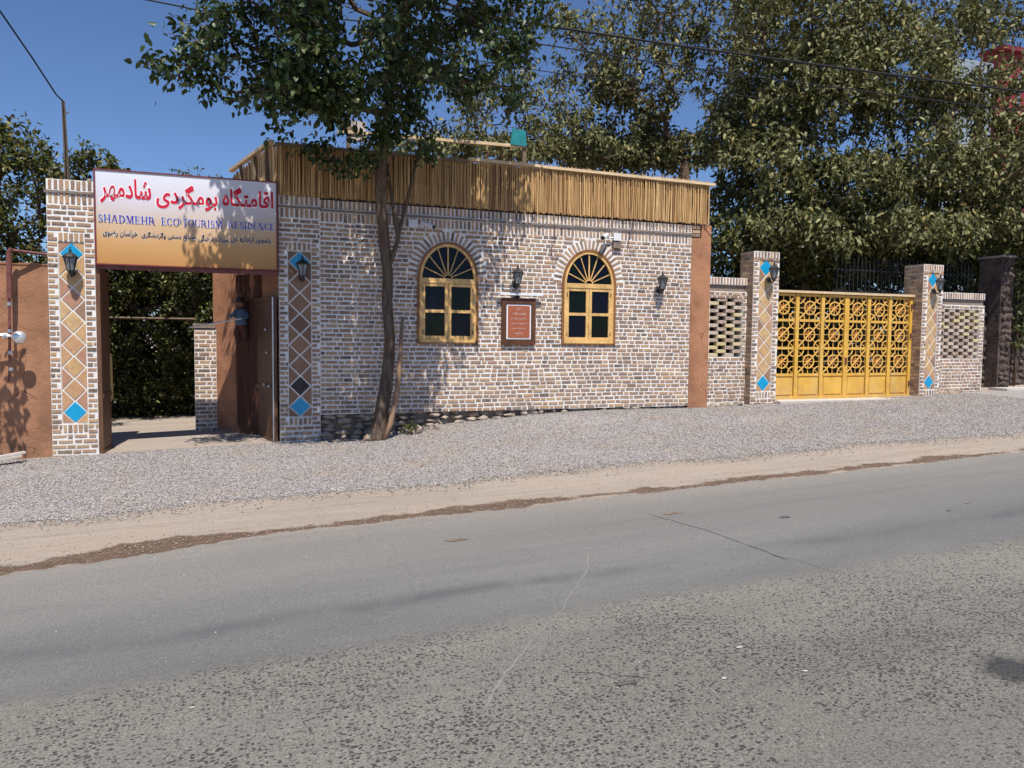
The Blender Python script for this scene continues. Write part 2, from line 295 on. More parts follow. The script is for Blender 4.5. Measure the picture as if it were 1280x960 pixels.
# ---------------------------------------------------------------- mesh helpers
class MB:
    def __init__(s): s.v = []; s.f = []
    def add(s, vs, fs):
        o = len(s.v); s.v += [tuple(p) for p in vs]; s.f += [tuple(i+o for i in f) for f in fs]; return s
    def box(s, x0, x1, y0, y1, z0, z1):
        return s.add([(x, y, z) for z in (z0, z1) for y in (y0, y1) for x in (x0, x1)],
                     [(0, 2, 3, 1), (4, 5, 7, 6), (0, 1, 5, 4), (2, 6, 7, 3), (0, 4, 6, 2), (1, 3, 7, 5)])
    def bar(s, a, b, w, t=None, upd=(0, 1, 0)):
        """box from a to b; w across, t along upd"""
        t = t or w; a = Vector(a); b = Vector(b); d = (b-a).normalized(); u = Vector(upd)
        sd = d.cross(u)
        if sd.length < 1e-4: sd = d.cross(Vector((1, 0, 0)))
        sd.normalize(); u = sd.cross(d).normalized(); q = []
        for p in (a, b):
            for i, j in ((-1, -1), (1, -1), (1, 1), (-1, 1)): q.append(p + sd*(i*w/2) + u*(j*t/2))
        return s.add(q, [(0, 1, 2, 3), (7, 6, 5, 4), (0, 4, 5, 1), (1, 5, 6, 2), (2, 6, 7, 3), (3, 7, 4, 0)])
    def tube(s, pts, r, n=6, cap=True):
        pts = [Vector(p) for p in pts]; rs = r if isinstance(r, (list, tuple)) else [r]*len(pts); o = len(s.v); q = []
        prev = None
        for i, p in enumerate(pts):
            d = (pts[min(i+1, len(pts)-1)] - pts[max(i-1, 0)]).normalized()
            if prev is None:
                a = d.cross(Vector((0, 0, 1)) if abs(d.z) < .9 else Vector((1, 0, 0))).normalized()
            else: a = (prev - d*prev.dot(d)).normalized()
            prev = a; b = d.cross(a)
            for k in range(n):
                th = 2*math.pi*k/n; q.append(p + a*(rs[i]*math.cos(th)) + b*(rs[i]*math.sin(th)))
        fs = [(i*n+k, i*n+(k+1) % n, (i+1)*n+(k+1) % n, (i+1)*n+k) for i in range(len(pts)-1) for k in range(n)]
        if cap: fs += [tuple(range(n-1, -1, -1)), tuple(range((len(pts)-1)*n, len(pts)*n))]
        return s.add(q, fs)
    def lathe(s, c, prof, n=12, axis='z'):
        """prof: (radius, height) pairs about a vertical axis through c"""
        q = []
        for r, h in prof:
            for k in range(n):
                th = 2*math.pi*(k+.5)/n
                p = (r*math.cos(th), r*math.sin(th), h) if axis == 'z' else (r*math.cos(th), h, r*math.sin(th))
                q.append((c[0]+p[0], c[1]+p[1], c[2]+p[2]))
        fs = [(i*n+k, i*n+(k+1) % n, (i+1)*n+(k+1) % n, (i+1)*n+k) for i in range(len(prof)-1) for k in range(n)]
        fs += [tuple(range(n)), tuple(range((len(prof)-1)*n, len(prof)*n))]
        return s.add(q, fs)
    def mesh(s, name, mat, smooth=False):
        me = bpy.data.meshes.new(name); me.from_pydata(s.v, [], s.f); me.materials.append(mat)
        bm = bmesh.new(); bm.from_mesh(me); bmesh.ops.recalc_face_normals(bm, faces=bm.faces); bm.to_mesh(me); bm.free()
        if smooth: me.shade_smooth()
        me.update(); return me
    def build(s, name, mat, parent=None, smooth=False): return link(name, s.mesh(name, mat, smooth), parent)
def link(name, me, parent=None, loc=(0, 0, 0), rotz=0, scale=None):
    o = bpy.data.objects.new(name, me); C.objects.link(o); o.location = loc
    if rotz: o.rotation_euler = (0, 0, rotz)
    if scale: o.scale = scale
    if parent: o.parent = parent; o.matrix_parent_inverse = Matrix.Translation(-parent.location) if any(parent.location) else Matrix()
    return o
def tag(o, label=None, cat=None, group=None, kind=None):
    for k, v in (('label', label), ('category', cat), ('group', group), ('kind', kind)):
        if v: o[k] = v
    return o
def thing(name, label, cat, loc=(0, 0, 0), group=None):
    o = bpy.data.objects.new(name, None); C.objects.link(o); o.location = loc; o.empty_display_size = .2
    return tag(o, label, cat, group)
def np_mesh(name, verts, faces, mat, smooth=False):
    me = bpy.data.meshes.new(name); n = len(faces); k = faces.shape[1]
    me.vertices.add(len(verts)); me.vertices.foreach_set('co', verts.astype(np.float32).ravel())
    me.loops.add(n*k); me.loops.foreach_set('vertex_index', faces.astype(np.int32).ravel())
    me.polygons.add(n); me.polygons.foreach_set('loop_start', np.arange(0, n*k, k, dtype=np.int32))
    me.update(calc_edges=True); me.materials.append(mat)
    if smooth: me.shade_smooth()
    return me

# ---------------------------------------------------------------- ground
def bumpx(X): return float(np.interp(X, [-3, 1.2, 1.9, 2.6, 3.6, 4.6, 5.6, 6.6, 7.4, 9, 11.5, 14], [0, -.03, -.02, .05, .10, .135, .13, .09, .06, .05, 0, 0]))
def zg(X, Y):
    z = .036*(min(max(X, -40), 40)+2.08)
    if Y < 0: z += max(Y, -5.0)*.028
    z += bumpx(X)*math.exp(-(abs(Y)/1.1)**2) if Y < .6 else 0
    if 1.25 < X < 2.9 and Y > -1: z -= .07*math.exp(-((X-1.75)/.5)**2)*math.exp(-((Y+.12)/.16)**2)
    return z
def sheet(name, xs, yfun, mat, lift=0, kind='structure', jit=0):
    v, f = [], []; n = None
    for x in xs:
        ys = yfun(x); n = len(ys)
        for y in ys: v.append((x, y, zg(x, y)+lift+(random.uniform(-jit, jit) if jit else 0)))
    for i in range(len(xs)-1):
        for j in range(n-1): f.append((i*n+j, (i+1)*n+j, (i+1)*n+j+1, i*n+j+1))
    me = bpy.data.meshes.new(name); me.from_pydata(v, [], f); me.materials.append(mat); me.shade_smooth()
    return tag(link(name, me), kind=kind)
def lin(a, b, n): return [a+(b-a)*i/(n-1) for i in range(n)]
def wob(x, s, k=1.0): return k*(math.sin(x*1.7+s)+.6*math.sin(x*4.1+2*s)+.35*math.sin(x*9.3+3*s)+.2*math.sin(x*21+s))/2
far = [-600, -300, -150, -80, -40, -20]; xs0 = far + lin(-12, 24, 150) + [30, 40, 60, 80, 150, 300, 700]
ys0 = [-500, -250, -100, -50, -25, -16] + lin(-12, 6, 60) + [8, 12, 20, 40, 80, 160, 320, 700]
sheet('ground', xs0, lambda x: ys0, M['dirt'])
def gravel_edge(x): return -3.42 - .035*max(0, x-4) + wob(x, 1.3, .13)
def road_edge(x): return -4.62 - .30*min(1, max(0, (.35-x)/1.85)) + wob(x, .4, .04) + random.uniform(-.022, .022)
xsf = lin(-14, 26, 420)
sheet('gravel_verge', xsf, lambda x: lin(gravel_edge(x)+.10+random.uniform(-.04, .04), -.02 if x < -2.2 or x > 12.8 else .6, 24), M['gravel'], .004)
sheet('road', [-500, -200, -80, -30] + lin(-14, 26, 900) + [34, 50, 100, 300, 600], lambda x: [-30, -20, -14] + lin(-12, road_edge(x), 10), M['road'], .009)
def ribbon(name, x0, x1, cen, wid, mat, lift, n=260, s=0, kind='structure'):
    v, f = [], []
    for i in range(n+1):
        x = x0+(x1-x0)*i/n; e = min(1, 4*min(i, n-i)/n)**.6; w = wid*1.45*e*max(.12, 1+.75*wob(x*3.7, s)+.35*wob(x*17, s+3))
        c = cen(x)
        for y in (c-w/2+.02*wob(x*5, s+1), c, c+w/2+.03*wob(x*4, s+2)): v.append((x, y, zg(x, y)+lift))
    for i in range(n):
        for j in range(2): f.append((i*3+j, i*3+3+j, i*3+4+j, i*3+1+j))
    me = bpy.data.meshes.new(name); me.from_pydata(v, [], f); me.materials.append(mat)
    return tag(link(name, me), kind=kind)
def poly_crack(pts, w, mat, lift=.0115):
    b = MB(); P = [Vector((x, y, zg(x, y)+lift)) for x, y in pts]; q = []
    for i, p in enumerate(P):
        d = (P[min(i+1, len(P)-1)]-P[max(i-1, 0)]); d.z = 0; nrm = Vector((-d.y, d.x, 0)).normalized(); ww = w*random.uniform(.3, 1)*(.3 if i in (0, len(P)-1) else 1)
        q += [p+nrm*ww/2, p-nrm*ww/2]
    b.add(q, [(2*i, 2*i+1, 2*i+3, 2*i+2) for i in range(len(P)-1)])
    return tag(b.build('road_crack', mat), kind='structure')
def gpt(px, py):
    lo, hi = .5, 90
    d = fw + rt*((px-640)/F) - upv*((py-480)/F)
    for _ in range(50):
        m = (lo+hi)/2; p = CAM+d*m
        if p.z > zg(p.x, p.y): lo = m
        else: hi = m
    return CAM+d*lo
def crack_px(pts, w, mat, lift=.0115):
    out = []
    g = [gpt(*p) for p in pts]
    for a, b in zip(g, g[1:]):
        for k in range(6):
            t = k/6; out.append((a.x+(b.x-a.x)*t+random.uniform(-.012, .012), a.y+(b.y-a.y)*t+random.uniform(-.012, .012)))
    poly_crack(out, w, mat, lift)
crack_px([(735, 690), (734, 716), (716, 740), (700, 768), (672, 795), (640, 832), (618, 865), (596, 905)], .018, M['crack'])
crack_px([(805, 642), (880, 664), (958, 692), (990, 703)], .011, M['dark_crack'])
crack_px([(958, 692), (1015, 708), (1060, 722)], .007, M['crack'], .0125)
crack_px([(1128, 742), (1190, 762), (1250, 772)], .007, M['crack'])
crack_px([(1170, 585), (1225, 590), (1290, 596)], .009, M['dark_crack'])
crack_px([(700, 842), (770, 846), (820, 850)], .006, M['dark_crack'])
# flat spots on the road
def blob(px, py, rx, ry, mat, name, lift=.0135):
    g = gpt(px, py); q = [(g.x, g.y, zg(g.x, g.y)+lift)]
    for k in range(14):
        th = k/14*2*math.pi; m = random.uniform(.6, 1.15); x = g.x+rx*m*math.cos(th); y = g.y+ry*m*math.sin(th); q.append((x, y, zg(x, y)+lift))
    b = MB(); b.add(q, [(0, 1+k, 1+(k+1) % 14) for k in range(14)]); return tag(b.build(name, mat), kind='structure')
for px, py, rx, ry, m in [(981, 648, .055, .03, 'dark_crack'), (840, 643, .10, .035, 'soil'), (570, 677, .09, .035, 'soil'), (1186, 640, .03, .012, 'dark_crack'), (1209, 630, .05, .015, 'soil'),
                          (782, 857, .06, .025, 'dark_crack'), (925, 812, .02, .010, 'concrete'), (905, 851, .014, .010, 'concrete'), (1006, 842, .014, .009, 'concrete'), (240, 888, .012, .009, 'concrete'), (485, 942, .05, .012, 'crack')]:
    blob(px, py, rx, ry, M[m], 'road_stain')

# gravel stones, pebbles and litter: real stones, too many to count
def scatter_stones(name, n, xfun, size, mat, lift=0.0, flat=.6):
    P = []
    while len(P) < n:
        x, y = xfun()
        P.append((x, y, zg(x, y)))
    P = np.array(P); k = len(P)
    base = np.array([(1, 0, 0), (0, 1, 0), (-1, 0, 0), (0, -1, 0), (0, 0, 1), (0, 0, -1)], float)
    s = RNG.uniform(size[0], size[1], (k, 1, 1))*RNG.uniform(.7, 1.3, (k, 6, 1)); V = base[None]*s; V[:, :, 2] *= flat
    a = RNG.uniform(0, 6.28, k); ca, sa = np.cos(a)[:, None], np.sin(a)[:, None]
    X = V[:, :, 0]*ca - V[:, :, 1]*sa; Y = V[:, :, 0]*sa + V[:, :, 1]*ca
    tl = RNG.uniform(-.5, .5, (k, 1)); Z = V[:, :, 2] + X*tl
    V = np.stack([X, Y, Z], 2) + P[:, None, :]; V[:, :, 2] += lift
    F_ = np.array([(0, 1, 4), (1, 2, 4), (2, 3, 4), (3, 0, 4), (1, 0, 5), (2, 1, 5), (3, 2, 5), (0, 3, 5)])
    Fa = (F_[None] + (np.arange(k)*6)[:, None, None]).reshape(-1, 3)
    return tag(link(name, np_mesh(name, V.reshape(-1, 3), Fa, mat)), kind='stuff')
def gx():
    while True:
        x = random.uniform(-2.9, 13.5); y = random.uniform(gravel_edge(x)-.05, .05 if x > 1.25 else -.02)
        e = gravel_edge(x)
        if math.sin(x*1.9+math.sin(y*2.3)*1.5)+math.sin(y*3.1+x*.7)+random.uniform(-.5, .5) > 1.35 and random.random() < .55: continue
        if random.random() < .10: return x, e+.18-abs(random.gauss(0, .17))
        if y > e+.02: return x, y
scatter_stones('gravel', 95000, gx, (.005, .011), M['stones'], .008)
def sx():
    x = random.uniform(-2.2, 12); return x, random.uniform(-4.75, gravel_edge(x)+.1) if random.random() < .6 else random.gauss(-4.55, .12)
scatter_stones('pebbles', 4200, sx, (.002, .0085), M['pale_stones'], .012, .5)
def rx_():
    x = random.uniform(-1.5, 8); return x, (random.uniform(-8, -4.7) if random.random() < .4 else -4.68-abs(random.gauss(0, .18)))
scatter_stones('road_grit', 600, rx_, (.003, .007), M['stones'], .011, .6)
tag(sheet('inner_path', lin(-4, 1.0, 40), lambda x: lin(.02, 6, 30), M['dirt'], .006), kind='structure')

# ---------------------------------------------------------------- bricks
def brick_unit(seed):
    r = random.Random(seed); j = lambda: r.uniform(-.035, .035)
    q = []
    for (sx, sz) in ((-1, -1), (1, -1), (1, 1), (-1, 1)): q.append((sx*.5, .5, sz*.5))
    for (sx, sz) in ((-1, -1), (1, -1), (1, 1), (-1, 1)): q.append((sx*(.5-.006)+j()*.4, -.2, sz*(.5+j())))
    for (sx, sz) in ((-1, -1), (1, -1), (1, 1), (-1, 1)): q.append((sx*(.5-.03)+j()*.3, -.5, sz*(.5-.11)))
    f = [(0, 1, 5, 4), (1, 2, 6, 5), (2, 3, 7, 6), (3, 0, 4, 7), (4, 5, 9, 8), (5, 6, 10, 9), (6, 7, 11, 10), (7, 4, 8, 11), (8, 9, 10, 11)]
    return q, f
UNITS = [brick_unit(s) for s in range(6)]
def unit_meshes(mat, nm='brick'):
    out = []
    for q, f in UNITS:
        me = bpy.data.meshes.new(nm); me.from_pydata(q, [], f); me.materials.append(mat); out.append(me)
    return out
BR = unit_meshes(M['brick']); BRS = unit_meshes(M['side_brick'])
def lay(parent, items, mats=BR, limit=300, matname='brick', depth=.022, proud=.007, stuff_name='brickwork'):
    """items: (x, y, z, w, h, rotz, tilt): centre of the face, width, height. The largest in view are objects, the rest one piece"""
    def show(i):
        d = (Vector(i[:3])-CAM).length; return -i[3]*i[4]/d/d
    items = sorted(items, key=show); rest = []
    for k, (x, y, z, w, h, rz, tilt) in enumerate(items):
        nrm = Vector((math.sin(rz), -math.cos(rz), 0)); c = Vector((x, y, z)) + nrm*(proud + random.uniform(-.0025, .0035) - depth/2)
        m = Matrix.Translation(c) @ Matrix.Rotation(rz, 4, 'Z') @ Matrix.Rotation(tilt + random.uniform(-.012, .012), 4, 'Y') @ Matrix.Diagonal((w, depth, h, 1))
        if k < limit:
            o = bpy.data.objects.new('brick', mats[k % 6]); C.objects.link(o); o.parent = parent
            o.matrix_basis = Matrix.Translation(-parent.location) @ m
        else: rest.append(m)
    if rest:
        b = MB()
        for k, m in enumerate(rest):
            q, f = UNITS[k % 6]; b.add([m @ Vector(p) for p in q], f)
        o = b.build(stuff_name, M[matname], parent); o['kind'] = 'stuff'
def courses(x0, x1, z0, z1, y=0, pitch=.0637, st=.15, hd=.078, jt=.017, bh=.0425, skip=None, rz=0, ox=None):
    """flemish-like courses on a plane facing rz (0 = -Y)"""
    out = []; n = max(1, round((z1-z0)/pitch)); pitch = (z1-z0)/n
    for i in range(n):
        z = z0+(i+.5)*pitch; x = x0 + .004; k = i % 2
        if i % 2: x += 0
        seq = k; first = True
        while x < x1-.03:
            w = st if seq % 2 == 0 else hd
            if first and i % 2: w = hd*.6
            w *= random.uniform(.93, 1.07); first = False
            if random.random() < .08: w *= .7
            e = min(x+w, x1-.004); gaps = skip(z) if skip else []
            segs = [(x, e)]
            for a, b in gaps:
                ns = []
                for p, q in segs:
                    if q <= a or p >= b: ns.append((p, q))
                    else:
                        if p < a: ns.append((p, a))
                        if q > b: ns.append((b, q))
                segs = ns
            for p, q in segs:
                if q-p > .025: out.append(((p+q)/2, y, z+random.uniform(-.0025, .0025)+.005*math.sin(p*1.3+z*.9)+.002*math.sin(p*5+i), q-p, bh*random.uniform(.9, 1.08), 0, 0))
            x = e+jt*random.uniform(.8, 1.25); seq += 1
    return out
def side(items, X, Y0):
    """turn items laid along x into a face looking to -X at X, running back from Y0"""
    return [(X, Y0+i[0], i[2], i[3], i[4], -math.pi/2, i[6]) for i in items]
def soldiers(x0, x1, zc, h, y=0, pitch=.062, w=.040):
    n = max(1, round((x1-x0)/pitch)); p = (x1-x0)/n
    return [(x0+(i+.5)*p, y, zc+random.uniform(-.003, .003), h*random.uniform(.94, 1.04), w*random.uniform(.9, 1.1), 0, math.pi/2) for i in range(n)]

# ---------------------------------------------------------------- wall lanterns
def lantern_parts(root, x, y, z):
    """z = foot of the bracket; the lantern stands on a short arm in front of the wall"""
    yc = y-.135
    MB().lathe((x, y-.012, z+.05), [(.034, -.010), (.040, 0), (.030, .012)], 12, 'y').build('back_plate', M['black_iron'], root)
    b = MB(); b.tube([(x, y-.01, z+.05), (x, y-.05, z+.005), (x, yc+.02, z+.0), (x, yc, z+.045)], .011, 6)
    b.lathe((x, yc, z+.035), [(.006, -.02), (.022, 0), (.030, .012), (.034, .03)], 8); b.build('bracket', M['black_iron'], root)
    c = MB(); z0, z1 = z+.07, z+.225
    for k in range(6):
        th = 2*math.pi*(k+.5)/6; c.tube([(x+.040*math.cos(th), yc+.040*math.sin(th), z0), (x+.078*math.cos(th), yc+.078*math.sin(th), z1)], .0055, 4)
    c.lathe((x, yc, z0-.008), [(.043, 0), (.045, .012)], 6); c.build('cage', M['black_iron'], root)
    MB().lathe((x, yc, 0), [(.037, z0+.004), (.072, z1-.003)], 6).build('glass', M['lamp_glass'], root)
    MB().lathe((x, yc, z1), [(.092, 0), (.095, .010), (.060, .045), (.030, .062), (.016, .072), (.014, .085), (.020, .093), (.008, .105), (.003, .14)], 8).build('cap', M['black_iron'], root)
def lantern(x, y, z, label):
    r = thing('wall_lantern', label, 'lantern', (x, y, z), 'black wall lanterns'); lantern_parts(r, x, y, z); return r
lantern(-1.815, -.012, 2.235, 'black lantern on the far left tiled pillar beside the big sign')
lantern(.935, -.012, 2.27, 'black lantern in tree shade on the tiled pillar right of the sign')
lantern(4.03, -.012, 2.27, 'black lantern above the terracotta plaque between the arched windows')
lantern(6.50, -.012, 2.27, 'black lantern alone on sunlit brick right of the second window')
lantern(8.66, -.012, 2.515, 'black lantern on the tiled pillar left of the yellow gate')
lantern(12.43, -.012, 2.44, 'black lantern on the tiled pillar right of the yellow gate')

# ---------------------------------------------------------------- tiled brick pillars
def diamond_panel(root, x0, x1, z0, z1, dark=False, y=0.0):
    """recessed panel with a column of eight diamonds, blue at both ends, triangles between"""
    xc = (x0+x1)/2; hw = (x1-x0)/2-.006; n = 8; pitch = (z1-z0)/n; yf = y+.012
    MB().box(x0-.002, x1+.002, yf+.004, yf+.05, z0-.002, z1+.002).build('grout_bed', M['grout'], root)
    def prism(pts, mat, name='tile'):
        b = MB(); k = len(pts); cx = sum(p[0] for p in pts)/k; cz = sum(p[1] for p in pts)/k
        q = [(p[0], yf+.006, p[1]) for p in pts] + [(cx+(p[0]-cx)*.97, yf-.004, cz+(p[1]-cz)*.97) for p in pts]
        b.add(q, [(i, (i+1) % k, (i+1) % k+k, i+k) for i in range(k)] + [tuple(range(k, 2*k))])
        return b.build(name, mat, root)
    tm = M['tile_dark'] if dark else M['tile']; g = .010
    for i in range(n):
        zc = z0+(i+.5)*pitch; a = hw-.002; h = pitch/2-g*.5; blue = i in (0, n-1)
        if not blue: a *= .96
        o = prism([(xc-a+g, zc), (xc, zc-h+g*.6), (xc+a-g, zc), (xc, zc+h-g*.6)], M['blue_tile'] if blue else tm)
        if blue: o['label'] = 'turquoise glazed diamond tile'
        if dark and i == 1: o.data.materials[0] = M['black_tile']; o['label'] = 'near-black diamond tile'
    for i in range(n+1):
        zc = z0+i*pitch; a = hw; h = pitch/2-g*.9
        for s in (-1, 1):
            if i == 0: p = [(xc+s*a, zc+g), (xc+s*a, zc+h), (xc+s*g*1.6, zc+g)]
            elif i == n: p = [(xc+s*a, zc-g), (xc+s*a, zc-h), (xc+s*g*1.6, zc-g)]
            else: p = [(xc+s*a, zc-h), (xc+s*a, zc+h), (xc+s*g*1.8, zc)]
            prism(p, tm)
def pillar(x0, x1, ztop, z0, depth, panel, label, side_face=None, dark=False, right=False, tall=True):
    r = thing('tiled_pillar', label, 'brick pillar', (x0, 0, z0-.2), 'tiled brick pillars')
    pz0, pz1 = panel; px0, px1 = x0+.115, x1-.115
    b = MB(); e = .03
    b.box(x0, x1, e, depth, z0-.25, ztop-.002)           # core behind the face
    b.box(x0, px0, 0, e, z0-.25, ztop-.002); b.box(px1, x1, 0, e, z0-.25, ztop-.002)
    b.box(px0, px1, 0, e, z0-.25, pz0); b.box(px0, px1, 0, e, pz1, ztop-.002)
    b.build('mortar_core', M['mortar'], r)
    it = []
    if tall:
        it += soldiers(x0+.01, x1-.01, ztop-.065, .115)
        it += soldiers(x0+.01, x1-.01, ztop-.235, .12)
        MB().box(x0-.018, x1+.018, -.022, depth+.01, ztop-.168, ztop-.140).build('ledge', M['ledge'], r)
        zt = ztop-.305
        it += courses(x0, x1, pz1+.115, zt, 0); it += soldiers(px0, px1, pz1+.058, .10)
        it += courses(x0, px0, pz1, pz1+.115, 0, st=.10, hd=.10); it += courses(px1, x1, pz1, pz1+.115, 0, st=.10, hd=.10)
    else:
        it += soldiers(x0+.01, x1-.01, ztop-.06, .105); zt = ztop-.125
        it += courses(x0, x1, pz1, zt, 0)
    it += courses(x0, px0-.004, pz0, pz1, 0, st=.105, hd=.105); it += courses(px1+.004, x1, pz0, pz1, 0, st=.105, hd=.105)
    it += soldiers(px0, px1, pz0-.062, .095)
    it += courses(x0, px0, pz0-.125, pz0, 0, st=.10, hd=.10); it += courses(px1, x1, pz0-.125, pz0, 0, st=.10, hd=.10)
    if pz0-.125-z0 > .05: it += courses(x0, x1, z0-.06, pz0-.125, 0)
    lay(r, it)
    if side_face:
        MB().box(x0-.003, x0+.02, .004, depth-.004, z0-.25, ztop-.004).build('side_mortar', M['side_mortar'], r)
        lay(r, side(courses(0, depth, z0, ztop-.02, 0, st=.16, hd=.16), x0, 0), BRS, matname='side_brick', stuff_name='side_brickwork')
    diamond_panel(r, px0, px1, pz0, pz1, dark)
    return r
pillar(-2.085, -1.57, 3.43, .02, .42, (.41, 2.67), 'leftmost tall brick pillar with blue and tan diamond tiles', side_face=False)
pillar(.64, 1.178, 3.43, .07, .42, (.42, 2.69), 'shaded brick pillar with a dark diamond tile, right of the sign', side_face=True, dark=True)
pillar(8.36, 8.885, 3.05, .42, .37, (.66, 2.92), 'tiled brick pillar on the left side of the yellow gate', side_face=True, tall=False)
pillar(12.18, 12.67, 2.99, .49, .44, (.64, 2.84), 'tiled brick pillar on the right side of the yellow gate', side_face=True, tall=False)

# ---------------------------------------------------------------- brick building with arched windows
W1, W2 = 3.0, 5.272; WH, WB, WS, WT = .45, 1.45, 2.375, 2.91      # half width, bottom, springing, top
def arch(xc, hw, zb, zs, zt, n=24):
    return [(xc-hw, zb), (xc+hw, zb)] + [(xc+hw*math.cos(math.pi*i/n), zs+(zt-zs)*math.sin(math.pi*i/n)) for i in range(n+1)]
def slab2d(name, loops, y0, y1, mat, parent):
    cu = bpy.data.curves.new(name, 'CURVE'); cu.dimensions = '2D'; cu.fill_mode = 'BOTH'; cu.extrude = (y1-y0)/2
    for lp in loops:
        s = cu.splines.new('POLY'); s.points.add(len(lp)-1); s.use_cyclic_u = True
        for p, (x, z) in zip(s.points, lp): p.co = (x, z, 0, 1)
    o = bpy.data.objects.new('tmp', cu); C.objects.link(o); dg = bpy.context.evaluated_depsgraph_get()
    me = bpy.data.meshes.new_from_object(o.evaluated_get(dg)); bpy.data.objects.remove(o)
    me.transform(Matrix(((1, 0, 0, 0), (0, 0, -1, (y0+y1)/2), (0, 1, 0, 0), (0, 0, 0, 1)))); me.materials.clear(); me.materials.append(mat); me.name = name
    return link(name, me, parent)
bld = thing('brick_building', 'low brick building with two arched wooden windows behind the street tree', 'building', (1.18, 0, 0))
BX0, BX1, BZ0, BZ1 = 1.18, 7.115, .445, 3.40
slab2d('wall', [[(BX0, BZ0), (BX1, BZ0), (BX1, BZ1), (BX0, BZ1)]] + [arch(w, WH, WB, WS, WT) for w in (W1, W2)], 0, .22, M['mortar'], bld)
def win_skip(z):
    out = []
    for w in (W1, W2):
        hw = 0; ring = 0
        if WB-.005 < z < WS: hw = WH+.012
        if z >= WS-.0:
            t = (z-WS)/(WT-WS+.165); hw = (WH+.155)*math.sqrt(1-t*t) if t < 1 else 0
        if hw: out.append((w-hw, w+hw))
    if 2.16 < z < 2.22: pass
    return out
it = courses(BX0+.004, BX1, BZ0, 3.10, 0, skip=win_skip)
it += soldiers(BX0+.005, BX1-.005, 3.17, .125); it += soldiers(BX0+.005, BX1-.005, 3.345, .115)
ring = []
for w in (W1, W2):
    n = 25
    for i in range(n):
        th = math.pi*(i+.5)/n; a, b = WH+.085, WT-WS+.09
        x = w+a*math.cos(th); z = WS+b*math.sin(th); dx, dz = b*math.cos(th), a*math.sin(th)
        ring.append((x, 0, z, .13, .038, 0, -math.atan2(dz, dx)))
lay(bld, it+ring)
MB().box(BX0, BX1, -.026, .10, 3.243, 3.272).build('ledge', M['ledge'], bld)
MB().box(7.118, 7.49, -.004, .30, .20, 3.20).box(7.30, 7.49, -.004, .30, 3.20, 3.42).build('plaster_pier', M['plaster'], bld)
lay(bld, [(7.20, -.004, 3.37, .15, .06, 0, 0), (7.20, -.004, 3.30, .15, .05, 0, 0), (7.20, -.004, 3.24, .15, .05, 0, 0)], limit=3)
bs = MB(); bs.box(1.25, 7.40, .222, .40, .1, 1.40); bs.box(1.25, 7.40, .222, .40, 2.98, 3.40)
for a, b in ((1.25, 2.5), (3.5, 4.77), (5.77, 7.40)): bs.box(a, b, .222, .40, 1.402, 2.978)
bs.build('inner_wall', M['dark_room'], bld)
MB().box(7.36, 7.48, .31, 5.0, .1, 3.40).build('end_wall', M['plaster'], bld)
# slanting gateway wall at the left of the building
def slant(a, b, t, z0, z1, mat, name, parent):
    a = Vector((*a, 0)); b = Vector((*b, 0)); d = (b-a).normalized(); n = Vector((d.y, -d.x, 0))
    q = [a, b, b+n*t, a+n*t]; v = [(p.x, p.y, z) for z in (z0, z1) for p in q]
    return MB().add(v, [(0, 1, 2, 3), (4, 5, 6, 7), (0, 1, 5, 4), (1, 2, 6, 5), (2, 3, 7, 6), (3, 0, 4, 7)]).build(name, mat, parent)
slant((.66, .43), (-.23, 1.78), .14, -.05, 3.40, M['plaster'], 'gateway_wall', bld)
MB().box(-.05, 7.35, 4.9, 5.0, .0, 3.40).build('rear_wall', M['plaster'], bld)
rf = MB(); zt = 3.405
rf.add([(.66, .26, zt), (7.47, .26, zt), (7.47, 5.0, zt), (-.3, 5.0, zt), (-.3, 1.9, zt)] + [(p[0], p[1], zt+.12) for p in [(.66, .26), (7.47, .26), (7.47, 5.0), (-.3, 5.0), (-.3, 1.9)]],
       [(0, 1, 2, 3, 4), (5, 6, 7, 8, 9)] + [(i, (i+1) % 5, (i+1) % 5+5, i+5) for i in range(5)]).build('roof', M['roof'], bld)
# stones of the footing
def stone_mesh(seed, mat):
    bm = bmesh.new(); bmesh.ops.create_icosphere(bm, subdivisions=2, radius=1); r = random.Random(seed)
    for _ in range(13):                                   # chip flat faces off the ball
        n = Vector((r.gauss(0, 1), r.gauss(0, 1), r.gauss(0, 1))).normalized(); d = r.uniform(.42, .8)
        for v in bm.verts:
            k = v.co.dot(n)-d
            if k > 0: v.co -= n*k
    for v in bm.verts: v.co *= r.uniform(.97, 1.03)
    me = bpy.data.meshes.new('stone'); bm.to_mesh(me); bm.free(); me.materials.append(mat); return me
ST = [stone_mesh(i, M['stone']) for i in range(5)]; STD = [stone_mesh(i+9, M['dark_stone']) for i in range(5)]
MB().box(1.18, 7.11, .10, .21, -.05, .44).build('footing', M['ledge'], bld)
x = 1.24
while x < 7.1:
    zb = zg(x, 0)
    z = zb-.01
    while z < .42:
        h = random.uniform(.05, .10); w = random.uniform(.10, .26)
        o = link('foundation_stone', ST[random.randrange(5)], bld, (x+random.uniform(0, .08), random.uniform(.035, .09), z+h*.5), random.uniform(-.3, .3), (w*.62, .075, h*.66))
        z += h*.95
    x += random.uniform(.14, .24)
